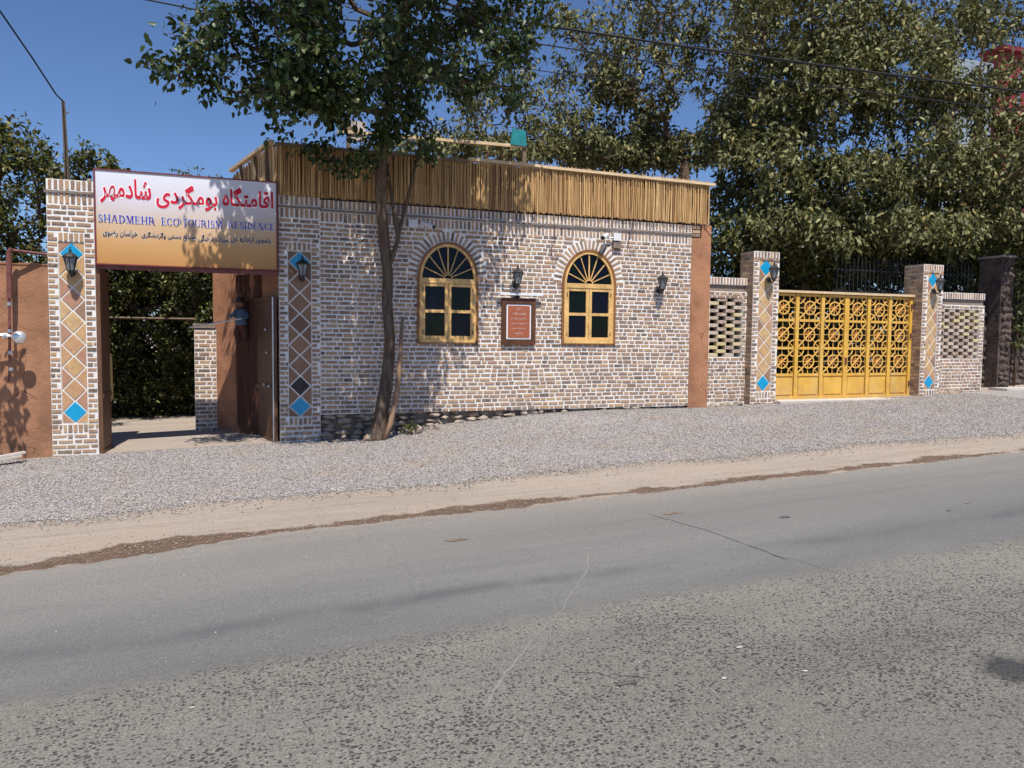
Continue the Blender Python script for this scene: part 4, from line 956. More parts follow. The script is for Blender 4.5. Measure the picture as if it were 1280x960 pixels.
# ---------------------------------------------------------------- pierced brick walls beside the yellow gate
def pierced(x0, x1, y, z0, ztop, hx0, hx1, hz0, hz1, label, cols):
    r = thing('pierced_brick_wall', label, 'brick wall', (x0, y, z0-.2), 'pierced brick walls by the gate')
    b = MB(); d = .20
    b.box(x0, hx0, y, y+d, z0-.25, ztop-.24); b.box(hx1, x1, y, y+d, z0-.25, ztop-.24); b.box(hx0, hx1, y, y+d, z0-.25, hz0); b.box(hx0, hx1, y, y+d, hz1, ztop-.24)
    b.box(x0, x1, y-.0, y+d, ztop-.125, ztop-.004); b.build('mortar_core', M['mortar'], r)
    it = courses(x0, x1, z0, hz0, y) + courses(x0, hx0, hz0, hz1, y, st=.10) + courses(hx1, x1, hz0, hz1, y, st=.10) + courses(x0, x1, hz1, ztop-.245, y) + soldiers(x0+.01, x1-.01, ztop-.065, .11, y)
    MB().box(x0, x1, y+.035, y+d-.01, ztop-.238, ztop-.128).build('ledge', M['ledge'], r)
    lay(r, it)
    MB().box(hx0-.02, hx1+.02, y+d+.003, y+d+.03, hz0-.05, hz1+.05).build('added_dark_sheet', M['dark_room'], r)  # dark sheet added so the openings read as unlit
    n = round((hz1-hz0)/.0637); p = (hz1-hz0)/n; w = (hx1-hx0)/cols; k = 0
    for i in range(n):      # lattice: in each course every second place is left open
        for j in range(-1, cols+1):
            if (i+j) % 2: continue
            xc = hx0+(j+.5)*w; a, c = max(hx0, xc-w*.60), min(hx1, xc+w*.60)
            if c-a < .03: continue
            q, f = UNITS[k % 6]; m = Matrix.Translation((((a+c)/2), y+.055, hz0+(i+.5)*p)) @ Matrix.Diagonal((c-a, .10, p*.99, 1))
            o = bpy.data.objects.new('brick', LB[k % 6]); C.objects.link(o); o.parent = r; o.matrix_basis = Matrix.Translation(-r.location) @ m; k += 1
    return r
def lattice_mat():
    t = NT('mortared_lattice_brick', .9, .2); r = t.island()
    c = t.ramp(r, [(0, (.40, .31, .22)), (.2, (.34, .24, .19)), (.4, (.52, .43, .23)), (.6, (.32, .25, .21)), (.8, (.46, .38, .31))], 'CONSTANT')
    c = t.mix(t.math('MULTIPLY', t.step(t.noise(20, 4, .7), .48, .65), .7), c, (.60, .55, .48)); t.col(c); t.bump(t.noise(70, 4, .7), .5, .005); return t.m
M['lattice'] = lattice_mat(); LB = unit_meshes(M['lattice'])
pierced(7.49, 8.36, .16, .49, 2.60, 7.615, 8.275, 1.25, 2.25, 'narrow pierced brick wall left of the gate beside the brown plaster pier', 4)
pierced(12.67, 13.98, .16, .54, 2.50, 12.80, 13.86, 1.22, 2.18, 'wider pierced brick wall right of the gate next to the dark stone pier', 8)
for k, (xx, zz) in enumerate(((7.62, .435), (7.86, .44), (8.12, .45), (8.9, .47))):
    tag(link('loose_stone', ST[k], None, (xx, .02, zz), random.random()*3, (.12, .10, .05)), ('footing stone touching the foot of the brown plaster pier', 'footing stone under the middle of the narrow pierced wall', 'pale footing stone against the side of the gate pillar', 'footing stone at the left end of the gate threshold')[k], 'stone', 'footing stones left of the gate')

# ---------------------------------------------------------------- yellow gate
gt = thing('yellow_gate', 'yellow metal driveway gate with rosette grilles between two tiled pillars', 'gate', (10.4, .24, .5))
gy = .24; gx0, gx1, gz0, gz1 = 8.90, 12.17, .50, 2.39
cx_ = [8.90, 9.485, 10.05, 10.60, 11.12, 11.63, 12.14]; rz_ = [.93, 1.405, 1.90, 2.35]
for i, x in enumerate(cx_):
    w = .050 if i in (3,) else .036
    MB().box(x-w, x+w if i < 6 else x+.03, gy-.030, gy+.02, gz0, gz1-.02).build('upright', M['yellow_paint'], gt)
for k, z in enumerate(rz_):
    for i in range(6): MB().box(cx_[i]+.056, cx_[i+1]-.056, gy-.024, gy+.016, z-.022, z+.022).build('crossbar', M['yellow_paint'], gt)
MB().box(8.89, 12.18, gy-.07, gy+.05, 2.385, 2.425).build('top_beam', M['timber'], gt)
MB().box(8.89, 12.18, gy-.035, gy+.02, .485, .545).build('bottom_rail', M['yellow_paint'], gt)
for i in range(6):
    a, c = cx_[i]+.044, cx_[i+1]-.044
    b = MB(); b.box(a, c, gy-.004, gy+.010, .545, .91); b.box(a+.03, c-.03, gy-.016, gy-.0045, .575, .88); b.build('kick_panel', M['yellow_paint'], gt)
MB().box(10.575, 10.615, gy-.052, gy-.032, 1.12, 1.24).build('lock_box', M['rust_iron'], gt)
MB().tube([(10.66, gy-.035, 1.12), (10.66, gy-.075, 1.14), (10.66, gy-.075, 1.30), (10.66, gy-.035, 1.32)], .008, 6).build('handle', M['black_iron'], gt)
for hx_ in (8.935, 12.135):
    for hz_ in (.75, 1.65, 2.2): MB().lathe((hx_, gy-.045, hz_), [(.014, -.05), (.015, 0), (.014, .05)], 8).build('hinge', M['rust_iron'], gt)
def cell(w, h):
    g, rd = MB(), MB(); t = .016
    g.bar((-w/2, 0, 0), (w/2, 0, 0), .010, .012); g.bar((0, .003, -h/2), (0, .003, h/2), .012, .012)
    g.bar((-w/2, -.008, -h/2), (w/2, -.008, h/2), .022, .014)
    g.bar((-w/2, .012, h/2), (w/2, .012, -h/2), .012, .010)
    def ringp(b, cx, cz, r, a0, a1, n, y=0., tt=.016):
        for i in range(n):
            t0, t1 = R(a0+(a1-a0)*i/n), R(a0+(a1-a0)*(i+1)/n); b.bar((cx+r*math.cos(t0), y, cz+r*math.sin(t0)), (cx+r*math.cos(t1), y, cz+r*math.sin(t1)), tt, .014)
    ringp(g, 0, 0, .118, 0, 360, 18, -.012, .022)
    ringp(rd, 0, 0, .055, 0, 360, 8, .004, .012)
    for sx_ in (-1, 1):
        for sz_ in (-1, 1):
            a0 = {(1, 1): 180, (-1, 1): 270, (-1, -1): 0, (1, -1): 90}[(sx_, sz_)]; ringp(g, sx_*w/2, sz_*h/2, .125, a0, a0+90, 5, -.010, .018)
    return g, rd
for i in range(6):
    for k in range(3):
        w = cx_[i+1]-cx_[i]-.086; h = rz_[k+1]-rz_[k]-.044; xc = (cx_[i]+cx_[i+1])/2; zc = (rz_[k]+rz_[k+1])/2
        g, rd = cell(w, h)
        o = link('grille_panel', g.mesh('grille_panel', M['gold_bar']), gt, (xc, gy, zc)); o.matrix_parent_inverse = Matrix.Translation(-gt.location)
        q = link('rosette', rd.mesh('rosette', M['red_bar']), None, (0, 0, 0)); q.parent = o; q['kind'] = 'stuff'
tag(MB().box(8.86, 12.2, -.16, .5, .30, .492).build('threshold', M['concrete']), kind='structure')

# dark stone pier and wall at far right
sp = thing('stone_pier', 'dark rough stone pier with pale cap right of the second pierced wall', 'stone pier', (14.3, .5, .5))
MB().box(14.78, 15.12, .45, .95, .3, 3.28).build('core', M['dark_stone'], sp)
MB().add([(14.74, .40, 3.28), (15.16, .40, 3.28), (15.16, 1.0, 3.28), (14.74, 1.0, 3.28), (14.77, .43, 3.32), (15.13, .43, 3.32), (15.13, .97, 3.32), (14.77, .97, 3.32)], [(0, 1, 2, 3), (4, 5, 6, 7), (0, 1, 5, 4), (1, 2, 6, 5), (2, 3, 7, 6), (3, 0, 4, 7)]).build('cap', M['stone'], sp)
def face_stones(parent, x0, x1, y, z0, z1, s=.16, X=None):
    z = z0
    while z < z1-.03:
        h = random.uniform(.10, .20); x = x0
        while x < x1-.02:
            w = random.uniform(.14, .30)
            o = link('stone', STD[random.randrange(5)], parent, (min(x+w/2, x1-.06), y, z+h/2), random.uniform(-.15, .15), (w*.58, .055, h*.56)); x += w*.95
        z += h*.95
face_stones(sp, 14.80, 15.10, .45, .45, 3.26)
sw = thing('stone_wall', 'dark rough stone wall running off past the stone pier at the far right', 'stone wall', (15, .8, .5))
MB().box(15.13, 40, .74, 1.1, .3, 2.95).build('core', M['dark_stone'], sw)
face_stones(sw, 15.18, 18.5, .74, .5, 2.95)
face_stones(sw, 14.0, 14.76, .74, .5, 2.1)
MB().box(13.985, 14.775, .76, 1.1, .3, 2.1).build('core', M['dark_stone'], sw)
tag(MB().box(14.3, 16.6, -.15, .25, .46, .64).build('stone_step', M['concrete']), 'pale stone slab lying at the foot of the dark stone wall', 'stone slab')
# iron railings behind the gate
rl = thing('iron_railing', 'black iron railing standing in the dark behind the yellow gate', 'railing', (12, 1.3, .5))
for i in range(36): MB().bar((12.0+i*.11, 2.0, .6), (12.0+i*.11, 2.0, 3.30+.03*(i % 2)), .016).build('bar', M['black_iron'], rl)
for z in (3.05, 2.6, .8): MB().bar((11.9, 2.03, z), (15.95, 2.03, z), .03).build('rail', M['black_iron'], rl)

# ---------------------------------------------------------------- trees
def in_blob(b, n):
    c = np.array(b[:3]); r = np.array(b[3:6]); p = RNG.normal(size=(n, 3)); p /= np.linalg.norm(p, axis=1)[:, None]; p *= RNG.uniform(.12, 1, (n, 1))**(1/2.4)
    return c+p*r
def leaves(anchor, dirs, size, ratio, mat, droop, per, spread, fold=.35, hang=0.0):
    """per leaves round each anchor; a leaf is a folded six-sided blade"""
    k = len(anchor); A = np.repeat(anchor, per, 0); D = np.repeat(dirs, per, 0); n = len(A)
    t = RNG.uniform(-1, .35, (n, 1)); P = A + D*t*spread + RNG.normal(size=(n, 3))*spread*.34
    L = D*.5 + RNG.normal(size=(n, 3))*.6; L[:, 2] -= droop; L /= np.linalg.norm(L, axis=1)[:, None]
    U = RNG.normal(size=(n, 3))*.75; U[:, 2] += 1.0-hang; U[:, 1] -= hang*.6; S = np.cross(L, U); S /= np.linalg.norm(S, axis=1)[:, None]+1e-6; N = np.cross(S, L)
    ln_ = (size*RNG.uniform(.6, 1.2, (n, 1))); w = ln_*ratio*RNG.uniform(.8, 1.15, (n, 1))
    f = fold*RNG.uniform(.2, 1.4, (n, 1))
    V = np.stack([P, P+L*ln_*.32+S*w*.5+N*w*f*.5, P+L*ln_*.68+S*w*.40+N*w*f*.4-N*ln_*.05, P+L*ln_-N*ln_*.12, P+L*ln_*.68-S*w*.40+N*w*f*.4-N*ln_*.05, P+L*ln_*.32-S*w*.5+N*w*f*.5, P+L*ln_*.5], 1)
    T = np.array([(0, 1, 6), (1, 2, 6), (2, 3, 6), (3, 4, 6), (4, 5, 6), (5, 0, 6)])
    return V.reshape(-1, 3), (T[None]+(np.arange(n)*7)[:, None, None]).reshape(-1, 3)
def tree(name, label, cat, trunk, blobs, leafmat, size=.10, ratio=.5, per=14, spread=.18, droop=.35, group=None, bark=None, hang=0., tip=.004, part_limb=True, gapfn=None, maxr=.09, fork=None, gap=None):
    base = trunk[0][:3]; r = thing(name, label, cat, tuple(base), group); bark = bark or M['bark']
    nodes = [Vector(t[:3]) for t in trunk]; par = list(range(-1, len(trunk)-1)); nt = len(trunk)
    pts = np.concatenate([in_blob(b, b[6]) for b in blobs])
    if gap:
        from mathutils import noise as mn
        pts = pts[[mn.noise(Vector(q)*gap[0]) > gap[1] for q in pts]]
    if gapfn is not None: pts = pts[[bool(gapfn(p)) for p in pts]]
    top = np.array(nodes[-1]); order = np.argsort(np.linalg.norm(pts-top, axis=1)); pts = pts[order]
    fk = fork if fork is not None else max(0, nt-3)
    P = np.zeros((nt+2*len(pts), 3)); P[:nt] = [tuple(q) for q in nodes]; plen = np.zeros(nt+2*len(pts)); cnt = nt; ends = []; dirs = []
    ok = np.zeros(nt+2*len(pts), bool); ok[fk:nt] = True
    for p in pts:
        d = np.linalg.norm(P[:cnt]-p, axis=1); cost = d+.28*plen[:cnt]; cost[~ok[:cnt]] = 1e9
        j = int(np.argmin(cost)); q = P[j]
        if d[j] > .5:
            m = q+(p-q)*.5+RNG.normal(size=3)*d[j]*.09+np.array([0, 0, d[j]*.06]); P[cnt] = m; par.append(j); plen[cnt] = plen[j]+d[j]*.5; ok[cnt] = True; j = cnt; cnt += 1
        P[cnt] = p; par.append(j); plen[cnt] = plen[j]+np.linalg.norm(P[j]-p); ok[cnt] = True; dv = p-P[j]; nv = np.linalg.norm(dv)+1e-6; ends.append(p); dirs.append(dv/nv); cnt += 1
    rad2 = np.full(cnt, tip**2)
    for i in range(cnt-1, nt-1, -1): rad2[par[i]] += rad2[i]*.92
    rad = np.minimum(np.sqrt(rad2), maxr)
    b = MB()
    b.tube([t[:3] for t in trunk], [t[3] for t in trunk], 10); b.build('trunk', bark, r, True)
    lb = MB()
    for i in range(nt, cnt):
        a = P[par[i]]; r0 = min(rad[par[i]], rad[i]*1.5) if par[i] >= nt else min(rad[i]*1.25, trunk[par[i]][3])
        lb.tube([tuple(a), tuple(P[i])], [r0, rad[i]], 5 if rad[i] > .012 else 3, False)
    lb.build('limbs', bark, r)
    V, T = leaves(np.array(ends), np.array(dirs), size, ratio, leafmat, droop, per, spread, hang=hang)
    link('crown', np_mesh('crown', V, T, leafmat), r); r.children[-1].matrix_parent_inverse = Matrix.Translation(-r.location)
    return r
def B(px, py, Y, rx, ry, rz, n): p = at(px, py, Y); return (p.x, p.y, p.z, rx, ry, rz, n)

# street tree in front of the building
tr = tree('street_tree', 'dark green street tree with leaning trunk in front of the brick building', 'tree',
     [(1.89, -.40, .04, .145), (1.91, -.39, .18, .115), (1.95, -.37, .45, .096), (2.02, -.34, .80, .090), (2.07, -.32, 1.20, .080), (2.09, -.30, 1.5, .073), (2.05, -.30, 2.0, .075), (2.06, -.30, 2.4, .073), (2.0, -.31, 2.9, .074), (1.95, -.36, 3.5, .077), (1.95, -.42, 3.9, .074), (2.02, -.55, 4.5, .065), (2.04, -.75, 5.3, .05)],
     [B(480, 95, -1.3, 1.2, 1.2, .75, 330), B(380, 60, -1.6, 1.0, 1.0, .70, 230), B(300, 50, -1.6, .9, .8, .45, 130), B(235, 88, -1.6, .50, .4, .16, 44), B(290, 105, -1.6, .5, .5, .16, 44), B(560, 60, -1.1, 1.1, 1.1, .75, 210), B(650, 25, -.9, .50, .7, .42, 64),
      B(222, 14, -1.6, .28, .3, .10, 18), B(470, -60, -1.4, 1.8, 1.5, 1.0, 520), B(340, -70, -1.6, 1.2, 1.2, .8, 260), B(590, -70, -1.1, 1.1, 1.2, .9, 220), B(400, 135, -1.6, .62, .7, .24, 90), B(455, 168, -1.4, .5, .7, .24, 80), B(540, 140, -1.1, .6, .6, .3, 80),
      B(360, 122, -1.9, .65, .5, .20, 60), B(610, 115, -.7, .6, .6, .3, 60), B(400, 184, -.9, .5, .5, .12, 44), B(440, 205, -.7, .25, .4, .12, 20), B(530, 185, -.8, .35, .4, .16, 26), B(430, 50, -2.3, 1.2, .5, .5, 110), B(650, 80, -.6, .45, .5, .3, 34), B(350, 160, -1.2, .25, .3, .08, 12), (1.4, -2.6, 6.05, 1.5, .6, .45, 130), (1.2, -3.2, 6.35, 1.3, .5, .40, 100), (.6, -1.9, 6.6, 1.1, .7, .5, 95), (2.4, -1.7, 6.6, 1.3, .7, .5, 130), (1.9, -1.9, 7.25, 1.8, .6, .35, 210)],  # world-coordinate clumps lie above the view, added to shade wall and reeds
     M['leaf_front'], size=.095, ratio=.56, per=15, spread=.20, droop=.45, maxr=.055, fork=8, gap=(1.7, .0))
MB().tube([(2.02, -.40, 3.9), (2.14, -.36, 3.2), (2.20, -.34, 2.9), (2.08, -.33, 2.5)], [.02, .03, .035, .03], 7).build('side_branch', M['bark'], tr, True)
MB().tube([(2.2, -.34, 2.95), (2.34, -.36, 3.5), (2.50, -.38, 4.2)], [.03, .025, .015], 6).build('side_branch', M['bark'], tr, True)
MB().tube([(1.88, -.40, .10), (1.90, -.44, .30), (1.93, -.46, .52), (1.96, -.45, .62)], [.05, .055, .04, .01], 7).build('root_flare', M['bark'], tr, True)
tag(MB().tube([(1.96, -.52, .10), (2.06, -.50, .35), (2.16, -.46, .80), (2.20, -.44, 1.20), (2.24, -.42, 1.78)], [.024, .038, .040, .030, .024], 8).build('cut_branch', M['stake'], None, True), 'bare pruned branch stump leaning beside the street tree trunk', 'stake')
tag(MB().tube([(1.62, -.62, .07), (1.73, -.55, .22)], .010, 5).build('dry_stick', M['stake']), 'thin dry stick poking out of the gravel left of the trunk', 'stick')
for x, y, s, lab in ((1.78, -.42, .09, 'pale rock left of the street tree root'), (1.80, -.36, .07, 'small pale rock touching the tree root'), (2.45, -.42, .10, 'reddish rock right of the street tree'), (2.75, -.30, .08, 'flat rock at the gravel edge right of the weeds')):
    tag(link('rock', ST[random.randrange(5)], None, (x, y, zg(x, y)+s*.5), random.random()*3, (s, s*.8, s*.8)), lab, 'rock')
wd = tree('weed', 'small leafy weed growing at the right side of the tree base', 'weed', [(2.3, -.38, .12, .006), (2.32, -.38, .2, .005), (2.34, -.38, .26, .004)], [(2.36, -.38, .26, .20, .12, .10, 18)], M['leaf_bush'], size=.06, ratio=.45, per=6, spread=.06, tip=.002)

# bushes at the left, hedge in the gateway
tree('apricot_tree', 'olive green tree rising behind the clay wall at the far left', 'tree', [(-3.2, 2.3, -.1, .10), (-3.1, 2.3, 1.4, .08), (-3.0, 2.3, 2.3, .06)],
     [B(20, 250, 2.2, .75, .7, .95, 170), B(-40, 220, 2.4, .8, .8, 1.1, 120), B(30, 185, 2.4, .5, .5, .45, 55), B(60, 215, 2.3, .18, .3, .25, 12), B(40, 330, 2.2, .9, .6, .6, 100), B(-60, 380, 2.2, .9, .6, .7, 60)],
     M['leaf_bush'], size=.10, ratio=.42, per=15, spread=.15, droop=.4)
tree('young_tree', 'small green tree rising behind the first tiled pillar beside the sign', 'tree', [(-2.4, 3.8, 0, .06), (-2.35, 3.8, 2.5, .045), (-2.3, 3.8, 3.4, .03)],
     [B(115, 215, 3.8, .45, .4, .42, 60), B(105, 198, 3.8, .20, .3, .25, 14), B(130, 205, 3.8, .12, .2, .3, 8), B(146, 212, 3.8, .16, .2, .18, 12), B(85, 250, 3.8, .6, .5, .5, 60)], M['leaf_bush'], size=.095, ratio=.5, per=12, spread=.12, droop=.1)
tree('hedge_tree', 'dense dark hedge of trees filling the view through the left gateway', 'tree', [(-1.9, 5.0, 0, .09), (-1.9, 5.0, 1.0, .07), (-1.9, 4.9, 2.0, .05)],
     [(-2.5, 4.9, 1.4, 1.0, .9, 1.6, 400), (-1.3, 4.8, 1.5, 1.0, .8, 1.6, 420), (-.3, 4.4, 1.5, .9, .8, 1.6, 360), (-1.6, 4.7, 2.7, 1.7, .7, .6, 260), (-3.6, 5.0, 1.3, 1.0, 1.0, 1.6, 160), (-1.6, 6.0, 1.6, 2.6, .5, 1.9, 900), (-1.2, 6.8, 1.6, 2.4, .4, 1.8, 700), (-1.3, 4.9, .5, 1.8, .6, .5, 260), (-1.3, 2.9, 3.35, 1.3, .8, .35, 170), (-.25, 3.2, 2.2, .45, .5, .9, 90)],  # flat clump over the path is hidden behind the sign, added for shade
     M['leaf_dark'], size=.080, ratio=.52, per=26, spread=.18, droop=.3)
tree('sapling_tip', 'thin wispy tree tip showing above the middle of the sign', 'tree', [(-.9, 8, 0, .05), (-.85, 8, 3.0, .03), (-.8, 8, 4.2, .02)], [B(235, 218, 8, .35, .3, .22, 16), B(268, 226, 8, .2, .2, .15, 9)], M['leaf_bush'], size=.08, per=6, spread=.12)
tree('overhanging_tree', 'tree mostly beyond the left edge of the view, casting leaf shadows on the clay wall', 'tree', [(-4.3, -1.6, -.2, .12), (-4.25, -1.5, 1.8, .09), (-4.1, -1.3, 2.8, .07)],
     [(-2.78, -1.2, 2.85, .36, .30, .50, 26), (-3.3, -1.2, 3.0, .5, .4, .5, 30), (-4.2, -1.3, 3.4, .9, .7, .6, 70)], M['leaf_bush'], size=.11, ratio=.5, per=9, spread=.16)

# trees behind the building
LO = M['leaf_olive']; GB = 'trees behind the buildings'
tree('orchard_tree', 'thin airy tree behind the reed screen left of centre', 'tree', [tuple(at(600, 300, 6.5))[:2]+(0, .10), tuple(at(600, 260, 6.5))+(.08,), tuple(at(605, 200, 6.5))+(.05,)],
     [B(620, 150, 6.5, 1.1, .9, .8, 130), B(560, 170, 6.5, .9, .7, .5, 80), B(690, 175, 6.5, .8, .7, .5, 80), B(650, 105, 6.5, .8, .6, .5, 60), B(700, 130, 6.5, .4, .4, .4, 24), B(530, 190, 6.5, 1.2, .6, .35, 110), B(590, 110, 6.5, .6, .6, .4, 50), B(620, 185, 6.3, 1.6, .6, .3, 150)],
     LO, size=.13, ratio=.42, per=10, spread=.22, droop=.6, hang=.5, group=GB, gap=(1.5, -.2))
tree('orchard_tree', 'fuller grey green tree between the thin tree and the big forked tree', 'tree', [tuple(at(740, 300, 8.5))[:2]+(0, .12), tuple(at(742, 260, 8.5))+(.09,), tuple(at(745, 225, 8.5))+(.07,)],
     [B(740, 195, 8.5, 1.9, .8, .5, 240), B(690, 150, 8.5, .9, .7, .5, 90), B(790, 165, 8.5, 1.4, .8, .7, 220), B(640, 185, 8.5, 1.2, .7, .35, 110), B(850, 190, 8.5, 1.5, .8, .6, 220), B(770, 110, 8.5, .8, .7, .4, 70)],
     LO, size=.15, ratio=.42, per=11, spread=.26, droop=.7, hang=.5, group=GB, gap=(1.1, -.22))
tree('walnut_tree', 'big forked tree rising behind the right half of the reed screen', 'tree', [tuple(at(857, 320, 7))[:2]+(.3, .20), tuple(at(857, 250, 7))+(.15,), tuple(at(856, 215, 7))+(.12,), tuple(at(852, 190, 7))+(.08,)],
     [B(800, 90, 7, 1.4, 1.2, 1.1, 230), B(900, 80, 7, 1.4, 1.2, 1.2, 260), B(755, 45, 7, .9, .9, .8, 100), B(960, 40, 6.8, 1.2, 1.1, 1.2, 180), B(850, 0, 7, 1.8, 1.3, 1.0, 240), B(745, 185, 7.3, 1.2, .8, .45, 190), B(810, 190, 7.5, 1.3, .8, .5, 230), B(790, 140, 7.2, 1.0, .8, .4, 100), B(930, 150, 6.8, 1.0, .9, .8, 150), B(880, 185, 7.2, 1.0, .8, .5, 130),
      B(705, 25, 6.8, .38, .5, .42, 34), B(860, -90, 7, 2.6, 1.6, 1.2, 240), B(720, 140, 7, .5, .6, .4, 30), B(760, 110, 7.2, .8, .8, .7, 90), B(700, 90, 7, .4, .5, .5, 24)], LO, size=.155, ratio=.42, per=11, spread=.25, droop=.75, hang=.6, group=GB, maxr=.085, fork=1, gap=(1.0, -.24))
tree('walnut_tree', 'leafy tree spreading above the left side of the yellow gate', 'tree', [tuple(at(1010, 400, 4.4))[:2]+(.4, .2), tuple(at(1005, 330, 4.2))+(.16,), tuple(at(1000, 240, 4.0))+(.13,)],
     [B(960, 215, 3.6, 1.2, 1.5, 1.0, 340), B(1040, 120, 3.2, 1.4, 1.5, 1.1, 400), B(980, 110, 3.8, 1.4, 1.5, 1.2, 360), B(1000, 30, 3.5, 1.9, 1.5, 1.0, 400), B(920, 240, 4.2, .6, 1.2, .7, 170), B(1060, 230, 2.8, 1.4, 1.3, .8, 400), B(990, 285, 2.9, 1.2, 1.2, .40, 220), B(940, 300, 3.4, .7, .8, .35, 70), B(1030, 305, 2.4, .7, .7, .25, 60), B(985, 325, 3.2, .5, .6, .25, 36), B(1000, -60, 3.5, 2.4, 1.8, 1.2, 280), B(930, 150, 4.2, .8, 1.2, 1.0, 190), B(1090, 30, 3.5, 1.0, 1.2, .9, 180)],
     LO, size=.15, ratio=.42, per=15, spread=.26, droop=.75, hang=.6, group=GB, maxr=.12, gap=(.9, -.28))
tree('walnut_tree', 'leafy tree hanging over the stone wall at the far right', 'tree', [tuple(at(1175, 420, 3.6))[:2]+(.5, .2), tuple(at(1170, 330, 3.5))+(.15,), tuple(at(1165, 240, 3.2))+(.12,)],
     [B(1140, 200, 2.6, 1.4, 1.4, 1.1, 400), B(1225, 225, 2.3, 1.6, 1.2, .9, 440), B(1120, 90, 2.8, 1.3, 1.4, 1.0, 380), B(1180, 120, 3.0, 1.2, 1.2, .8, 260), B(1265, 160, 2.4, 1.4, 1.2, .5, 200), B(1190, 40, 3.0, 1.5, 1.2, .7, 230), B(1250, 20, 3.0, 1.2, 1.2, .45, 110), B(1255, 95, 2.6, .9, .9, .5, 70), B(1210, -40, 3.2, 2.4, 1.5, .6, 120), B(1270, 290, 1.8, 1.4, 1.0, .6, 300), B(1150, 285, 2.0, 1.8, 1.0, .40, 260), B(1095, 300, 2.6, .8, .7, .3, 60), B(1195, 305, 1.9, .6, .6, .3, 50), B(1350, 220, 2.2, 1.6, 1.4, 1.4, 240), (15.3, -.5, 5.3, 1.3, .7, .5, 150)],
     LO, size=.14, ratio=.42, per=15, spread=.26, droop=.75, hang=.6, group=GB, maxr=.12, gap=(.9, -.30))
tree('climbing_plant', 'straggly climber hanging over the dark stone wall at the right edge', 'climbing plant', [(15.5, .62, .6, .03), (15.5, .60, 1.6, .025), (15.45, .58, 2.6, .02)],
     [(15.5, .55, 2.75, .40, .16, .30, 50), (15.7, .55, 2.2, .35, .12, .5, 36), (15.4, .55, 1.7, .18, .10, .4, 12)], M['leaf_dark'], size=.10, ratio=.45, per=9, spread=.14, droop=.7)
tree('shrub_row', 'dark dense shrubs filling the shade behind the yellow gate', 'shrubs', [(11.5, 4.5, .4, .08), (11.5, 4.5, 1.5, .06), (11.5, 4.5, 2.5, .05)],
     [(12.0, 4.3, .9, 3.5, .6, .5, 300), (9.0, 4.2, 1.8, 1.4, 1.0, 2.2, 380), (11.5, 4.6, 1.8, 1.6, 1.0, 2.2, 400), (14.0, 4.8, 1.8, 1.6, 1.0, 2.2, 380), (17.0, 4.6, 2.2, 1.8, 1.0, 2.2, 330), (20.0, 4.6, 2.4, 2.0, 1.0, 2.4, 260), (12, 6.4, 3.4, 4.5, .8, 2.0, 420), (18, 6.4, 3.8, 4.5, .8, 2.2, 420), (9.6, 5.6, 3.8, 1.2, .8, 1.6, 320), (13, 3.6, 3.8, 3.5, .8, .9, 420), (18, 3.8, 4.0, 3.5, .8, .9, 380), (22.5, 6.0, 4.0, 2.5, 1.0, 2.5, 260)],
     M['leaf_dark'], size=.14, ratio=.5, per=26, spread=.30, droop=.6, hang=.3, gap=(.8, -.4))

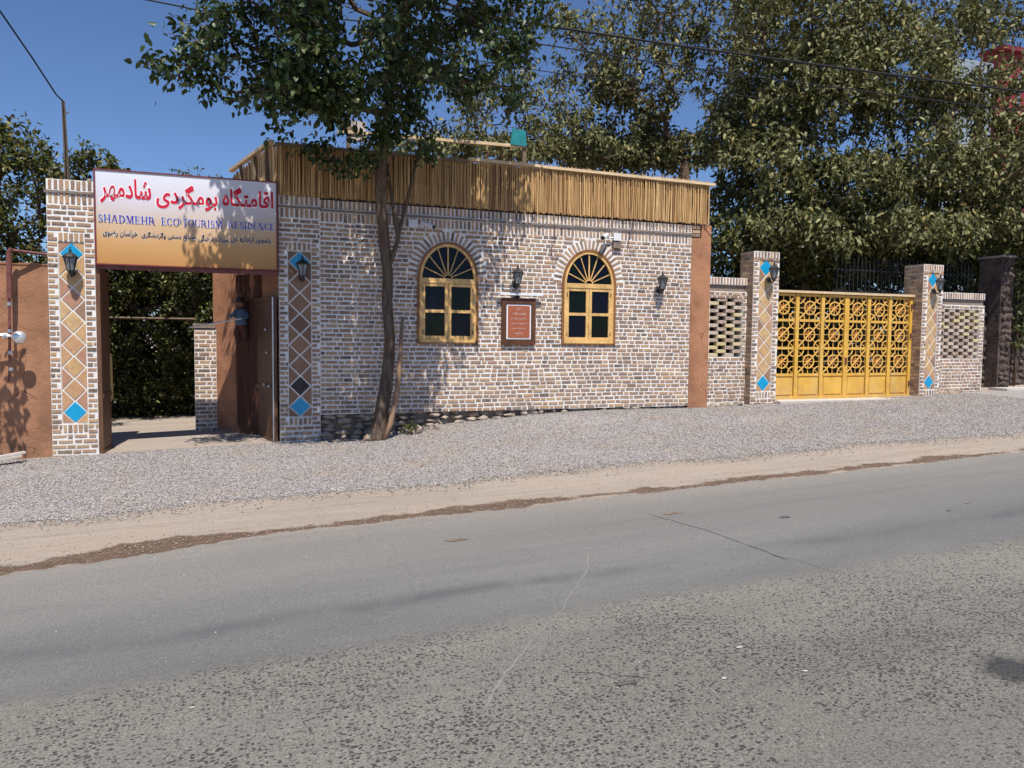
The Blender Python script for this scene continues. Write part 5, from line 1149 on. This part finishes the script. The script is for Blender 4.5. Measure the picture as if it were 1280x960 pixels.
# ---------------------------------------------------------------- far buildings seen through the leaves
fb = thing('red_gabled_house', 'house top with red cladding and red roof edge behind the trees at upper right', 'house', tuple(at(1240, 330, 16)))
p0, p1 = at(1248, 70, 16), at(1300, 70, 16); zt_ = at(1243, 62, 16).z; zb_ = at(1243, 150, 16).z
MB().box(p0.x, p0.x+7, 16, 16.8, 0, zt_).build('wall', simple('red_cladding', (.20, .032, .032), .25, 3), fb)
MB().box(p0.x-.1, p0.x+8, 15.7, 17.0, zt_+.003, zt_+.20).build('roof', simple('red_roof_edge', (.17, .022, .03), .2, 3), fb)
for k in range(3): MB().box(p0.x+1.3+k*1.5, p0.x+1.5+k*1.5, 15.95, 15.99, zt_-2.4, zt_-.9).build('window', M['steel'], fb)
gb = thing('pale_house', 'pale grey blue house wall glimpsed between leaves left of the red cladding', 'house', tuple(at(1200, 330, 15)))
q0, q1 = at(1178, 100, 14.8), at(1241, 100, 14.8)
MB().box(q0.x, q1.x, 14.8, 15.2, 0, at(1200, 72, 14.8).z).build('wall', simple('pale_blue_render', (.24, .29, .35), .12, 2), gb)
MB().box(q0.x+1.4, q0.x+2.5, 14.75, 14.79, at(1200, 145, 14.8).z, at(1200, 115, 14.8).z).build('window', M['glass_blue'], gb)

# pole with cable and the overhead lines
pc = thing('thin_utility_pole', 'thin dark pole rising behind the first tiled pillar with a cable to the left', 'pole', (-2.37, 3, 0))
MB().tube([(-2.36, 3, 0), (-2.365, 3, 4.1), tuple(at(79, 127, 3))], [.04, .036, .026], 7).build('mast', M['grey_timber'], pc)
MB().bar(tuple(at(80, 140, 3)), tuple(at(86, 141, 3)), .02).build('peg', M['grey_timber'], pc)
tag(MB().tube([tuple(at(79, 127, 3)), tuple(at(70, 118, 2.6)), tuple(at(40, 72, 1.6)), tuple(at(0, 14, .3)), tuple(at(-60, -90, -1.5))], .012, 5).build('drop_cable', M['cable']), 'black drop cable running from the thin pole out of the top left corner', 'cable')
def wire(pts, Y, r, lab):
    tag(MB().tube([tuple(at(x, y, Y)) for x, y in pts], r, 5).build('overhead_wire', M['cable']), lab, 'wire', 'overhead wires along the street')
wire([(300, -34), (400, -17), (523, 6), (680, 32), (840, 56), (1000, 78), (1140, 97), (1290, 116), (1450, 134)], .6, .021, 'thickest overhead wire, uppermost across the right half')
wire([(100, -20), (180, -1), (255, 14), (400, 22), (517, 32), (620, 47), (720, 62), (823, 79), (980, 101), (1140, 122), (1290, 140), (1450, 156)], 1.2, .012, 'middle overhead wire emerging from the street tree crown')
wire([(480, 55), (603, 77), (667, 87), (720, 95), (780, 101), (860, 112), (980, 126)], 1.8, .008, 'lowest thin overhead wire ending in the big forked tree')
